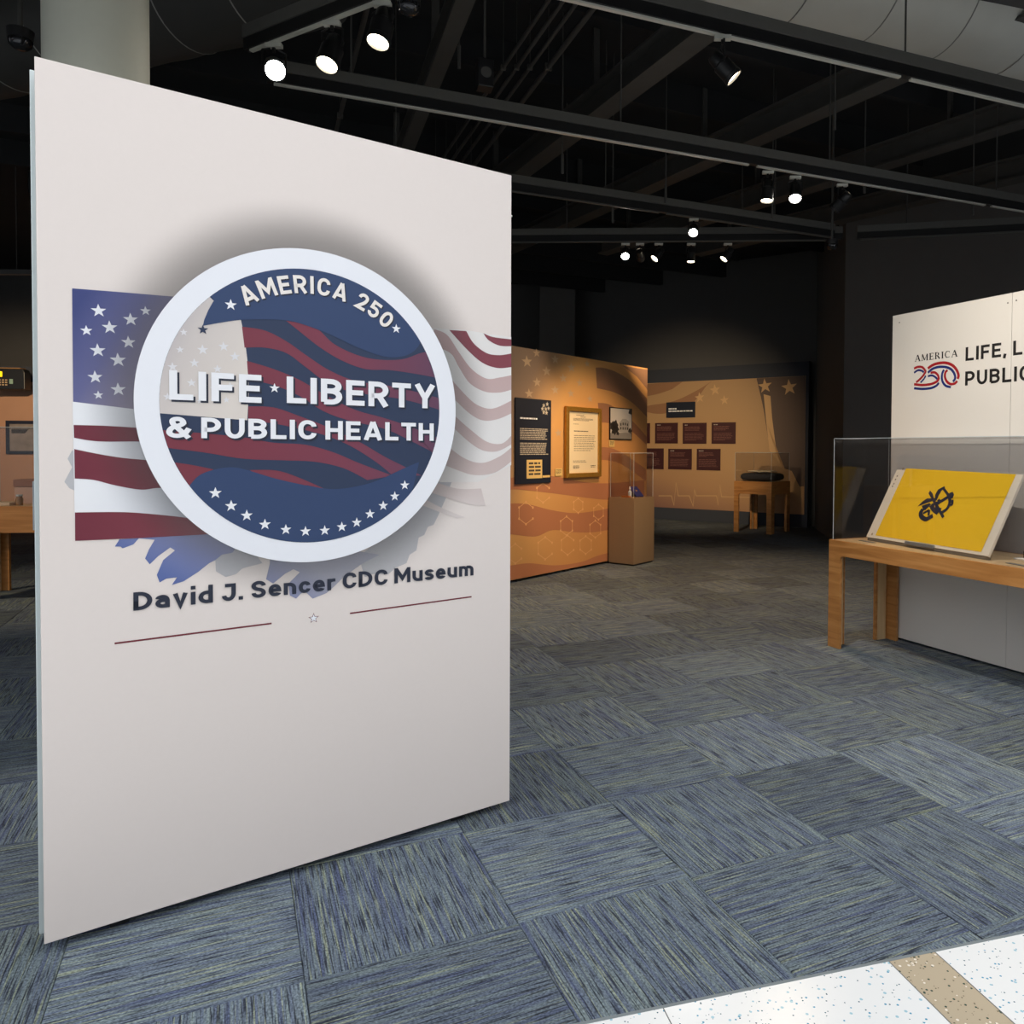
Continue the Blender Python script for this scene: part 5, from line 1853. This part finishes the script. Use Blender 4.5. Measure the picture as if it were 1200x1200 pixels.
dome('shiny dome camera at the top edge right of the three spotlights', (479, 6), 3.55, 0.055)
dome('shiny dome camera in the dark top left corner', (24, 47), 3.6, 0.06)
dome('small black dome camera at the corner of the far tracks', (975, 287), 3.55, 0.06)
p = atz(568, 72, 3.95)
sp_ = thing('hanging_speaker', 'small black box speaker hanging in the dark ceiling centre', 'speaker', tuple(p), math.radians(20))
MB().box(-0.05, 0.05, -0.05, 0.05, -0.18, 0).build('speaker_box', M_black, sp_, bevel=0.006)
MB().lathe([(0, 0.035), (0.004, 0.035)], (0, -0.05, -0.09), (0, -1, 0), 20).build('speaker_grille', M_steel, sp_)
MB().lathe([(0.0005, 0.008), (CZ - p.z - 0.0005, 0.008)], (0, 0, 0), (0, 0, 1), 8).build('drop_pipe', M_steel, sp_)

# beams
def beam(label, pa, pb, wd, ht, z, e0, e1, m=M_steel):
    a, b = extend(atz(*pa, z), atz(*pb, z), e0, e1)
    d = (b - a).normalized()
    L = (b - a).length
    t = thing('ceiling_beam', label, 'beam', tuple(a), math.atan2(d.y, d.x), 'ceiling beams')
    MB().box(0, L, -wd / 2, wd / 2, 0, 0.02).build('lower_flange', m, t)
    MB().box(0, L, -0.012, 0.012, 0.02, ht - 0.02).build('web', m, t)
    MB().box(0, L, -wd / 2, wd / 2, ht - 0.02, ht).build('upper_flange', m, t)
    k = 0.6
    while k < L:
        MB().box(k, k + 0.03, -0.03, 0.03, ht, CZ - z - 0.0005).build('beam_hanger', m, t)
        k += 2.4
    return t


beam('dark steel ceiling beam crossing behind the near track, leftmost of four', (600, 214), (828, 41), 0.19, 0.24, 4.4, 3.5, 2.5)
beam('dark steel ceiling beam, second from left, over the far spotlights', (655, 270), (1060, 90), 0.19, 0.24, 4.4, 2.5, 2.0)
beam('dark steel ceiling beam, third from left, over the three warm spotlights', (850, 254), (1200, 146), 0.19, 0.24, 4.4, 2.5, 1.2)
beam('dark steel ceiling beam, rightmost, ending above the white wall panel', (952, 268), (1200, 210), 0.2, 0.24, 4.4, 2.0, 0.8)
beam('dark steel ceiling beam rising above the title panel edge', (480, 170), (543, 7), 0.12, 0.2, 4.3, 4.0, 1.5)


def pipe(name, label, pa, pb, r, z, e0, e1, m=M_steel, group='ceiling conduits'):
    a, b = extend(atz(*pa, z), atz(*pb, z), e0, e1)
    d = b - a
    t = thing(name, label, 'pipe', tuple(a), math.atan2(d.y, d.x), group)
    MB().lathe([(0, r), (d.length, r)], (0, 0, 0), (1, 0, 0), 10).build('pipe_run', m, t, smooth=True)
    k = 0.7
    while k < d.length:
        MB().box(k, k + 0.025, -r * 1.3, r * 1.3, -r * 1.25, r * 1.25).build('pipe_clamp', M_strut, t)
        MB().lathe([(r * 1.26, 0.004), (CZ - z - 0.0005, 0.004)], (k + 0.0125, 0, 0), (0, 0, 1), 6).build('pipe_hanger', M_steel, t)
        k += 2.6
    return t


for k, (dx, nm_) in enumerate(((0, 'first'), (13, 'second'), (26, 'third'), (44, 'fourth'))):
    pipe('conduit', nm_ + ' thin conduit from the left in the bundle over the centre ceiling', (527 + dx, 173), (643 + dx * 1.35, 0), 0.016 + 0.006 * (k == 3), 4.65, 4.0, 0.3)
pipe('conduit', 'single conduit crossing left of the beam above the title panel', (395, 150), (425, 30), 0.02, 4.6, 3, 1)
# dark joists under the deck, running across the beams
jd = Vector((u2.x, u2.y, 0))
for k in range(9):
    base = Vector((-1.5, 5.6 + k * 1.35, 0))
    a = base - jd * 9 if k < 5 else base - jd * 7
    t = MB().box(0, 15 if k < 5 else 11.5, -0.035, 0.035, CZ - 0.30, CZ - 0.001).build('ceiling_joist', M_ceil)
    t.location = (a.x, a.y, 0)
    t.rotation_euler = (0, 0, TU)
    nth = ('nearest', 'second nearest', 'third nearest', 'fourth nearest', 'fifth nearest', 'fifth farthest but one', 'third farthest', 'second farthest', 'farthest')[k]
    tag(t, 'black roof joist under the ceiling deck, %s to the camera' % nth if k < 5 else 'black roof joist under the ceiling deck, %s from the camera' % nth, 'joist', 'roof joists')

# drop rods with end caps hanging free
for (x, y0, y1, z0, lb) in ((659, 60, 203, 3.75, 'thin rod hanging left of centre, above the far row of spotlights'), (718, 172, 261, 3.6, 'thin rod hanging near the centre ceiling'),
                            (780, 128, 238, 3.7, 'thin rod hanging above the single glaring spotlight'), (978, 25, 152, 3.9, 'thin rod with thick sleeve hanging below the near track'),
                            (1013, 115, 226, 3.75, 'thin rod hanging right of the three warm spotlights'), (1140, 115, 252, 3.65, 'thin rod hanging at the far right of the ceiling'),
                            (905, 150, 255, 3.7, 'thin rod hanging behind the left warm spotlight'), (538, 15, 80, 4.15, 'thin rod hanging beside the beam above the title panel')):
    p = atz(x, y1, z0)
    t = thing('hanging_rod', lb, 'rod', tuple(p), 0, 'free hanging rods')
    MB().lathe([(0, 0.006), (CZ - z0 - 0.0005, 0.006)], (0, 0, 0), (0, 0, 1), 8).build('rod', M_steel, t)
    MB().lathe([(-0.002, 0.012), (0.16, 0.012)], (0, 0, 0), (0, 0, 1), 10).build('sleeve', M_steel, t)


# wrapped ducts
def duct(label, pa, pb, r, z, e0, e1, m, side):
    a, b = extend(atz(*pa, z), atz(*pb, z), e0, e1)
    d = (b - a)
    L = d.length
    t = thing('wrapped_duct', label, 'duct', tuple(a), math.atan2(d.y, d.x))
    prof = []
    n = int(L / 0.06)
    for k in range(n + 1):
        x = L * k / n
        ph = (x % 0.62) / 0.62
        prof.append((x, r * (1 + 0.016 * math.sin(math.pi * ph) ** 0.5)))
    mb = MB().lathe(prof, (0, side, r), (1, 0, 0), 40)
    rr = random.Random(3)
    mb.v = [(v[0], v[1] + 0.003 * math.sin(v[0] * 17 + v[2] * 23), v[2] + 0.003 * math.sin(v[0] * 13 + v[1] * 19)) for v in mb.v]
    mb.build('duct_wrap', m, t, smooth=True)
    x = 0.62
    while x < L - 0.1:
        MB().lathe([(0, r * 1.010), (0.006, r * 1.020), (0.012, r * 1.010)], (x - 0.006, side, r), (1, 0, 0), 40, cap=False).build('duct_seam', M_seam, t, smooth=True)
        x += 0.62
    x = 0.9
    while x < L:
        for s in (-1, 1):
            if CZ - (z + r) > 0.02:
                MB().lathe([(0, 0.006), (CZ - z - r - 0.0005, 0.006)], (x, side + s * r * 0.99, r), (0, 0, 1), 6).build('duct_hanger', M_steel, t)
        x += 2.1
    return t


M_seam = mat('duct_seam_tape', srgb(140, 140, 134), 0.6)
M_duct = mat('grey_duct_wrap', srgb(196, 196, 188), 0.6, noise=0.06, nscale=5, bump=0.3)
M_duct2 = mat('dark_duct_wrap', srgb(62, 61, 58), 0.7, noise=0.1, nscale=5, bump=0.3)
duct('large pale grey wrapped duct in the top right corner', (888, 0), (1200, 77), 0.42, 4.25, 0.3, 1.2, M_duct, 0.12)
duct('dark wrapped duct in the top left, behind the short track', (150, 62), (330, 20), 0.36, 4.3, 2.0, 0.2, M_duct2, 0.1)

# prints and lenses belong to the sheet, board or can that carries them
CARRIERS = ('front_sheet', 'panel_sheet', 'mural_sheet', 'mount_board', 'paper', 'picture', 'board', 'backing', 'card')
for top in [o for o in bpy.data.objects if o.parent is None and o.type == 'EMPTY']:
    kids = list(top.children)
    base = lambda o: o.name.split('.')[0]
    car = next((k for nm in CARRIERS for k in kids if base(k) == nm), None)
    can_ = next((k for k in kids if base(k) == 'can'), None)
    hou = next((k for k in kids if base(k) == 'housing'), None)
    for k in kids:
        b_ = base(k)
        if car and k is not car and (b_.endswith('_print') or 'lettering' in b_ or b_.startswith('logo_') or b_ == 'small_print' or b_ == 'inset_picture'):
            k.parent = car
        elif can_ and b_ in ('lens', 'can_back'):
            k.parent = can_
        elif hou and b_ in ('display', 'key_button', 'round_key', 'dome_glass'):
            k.parent = hou
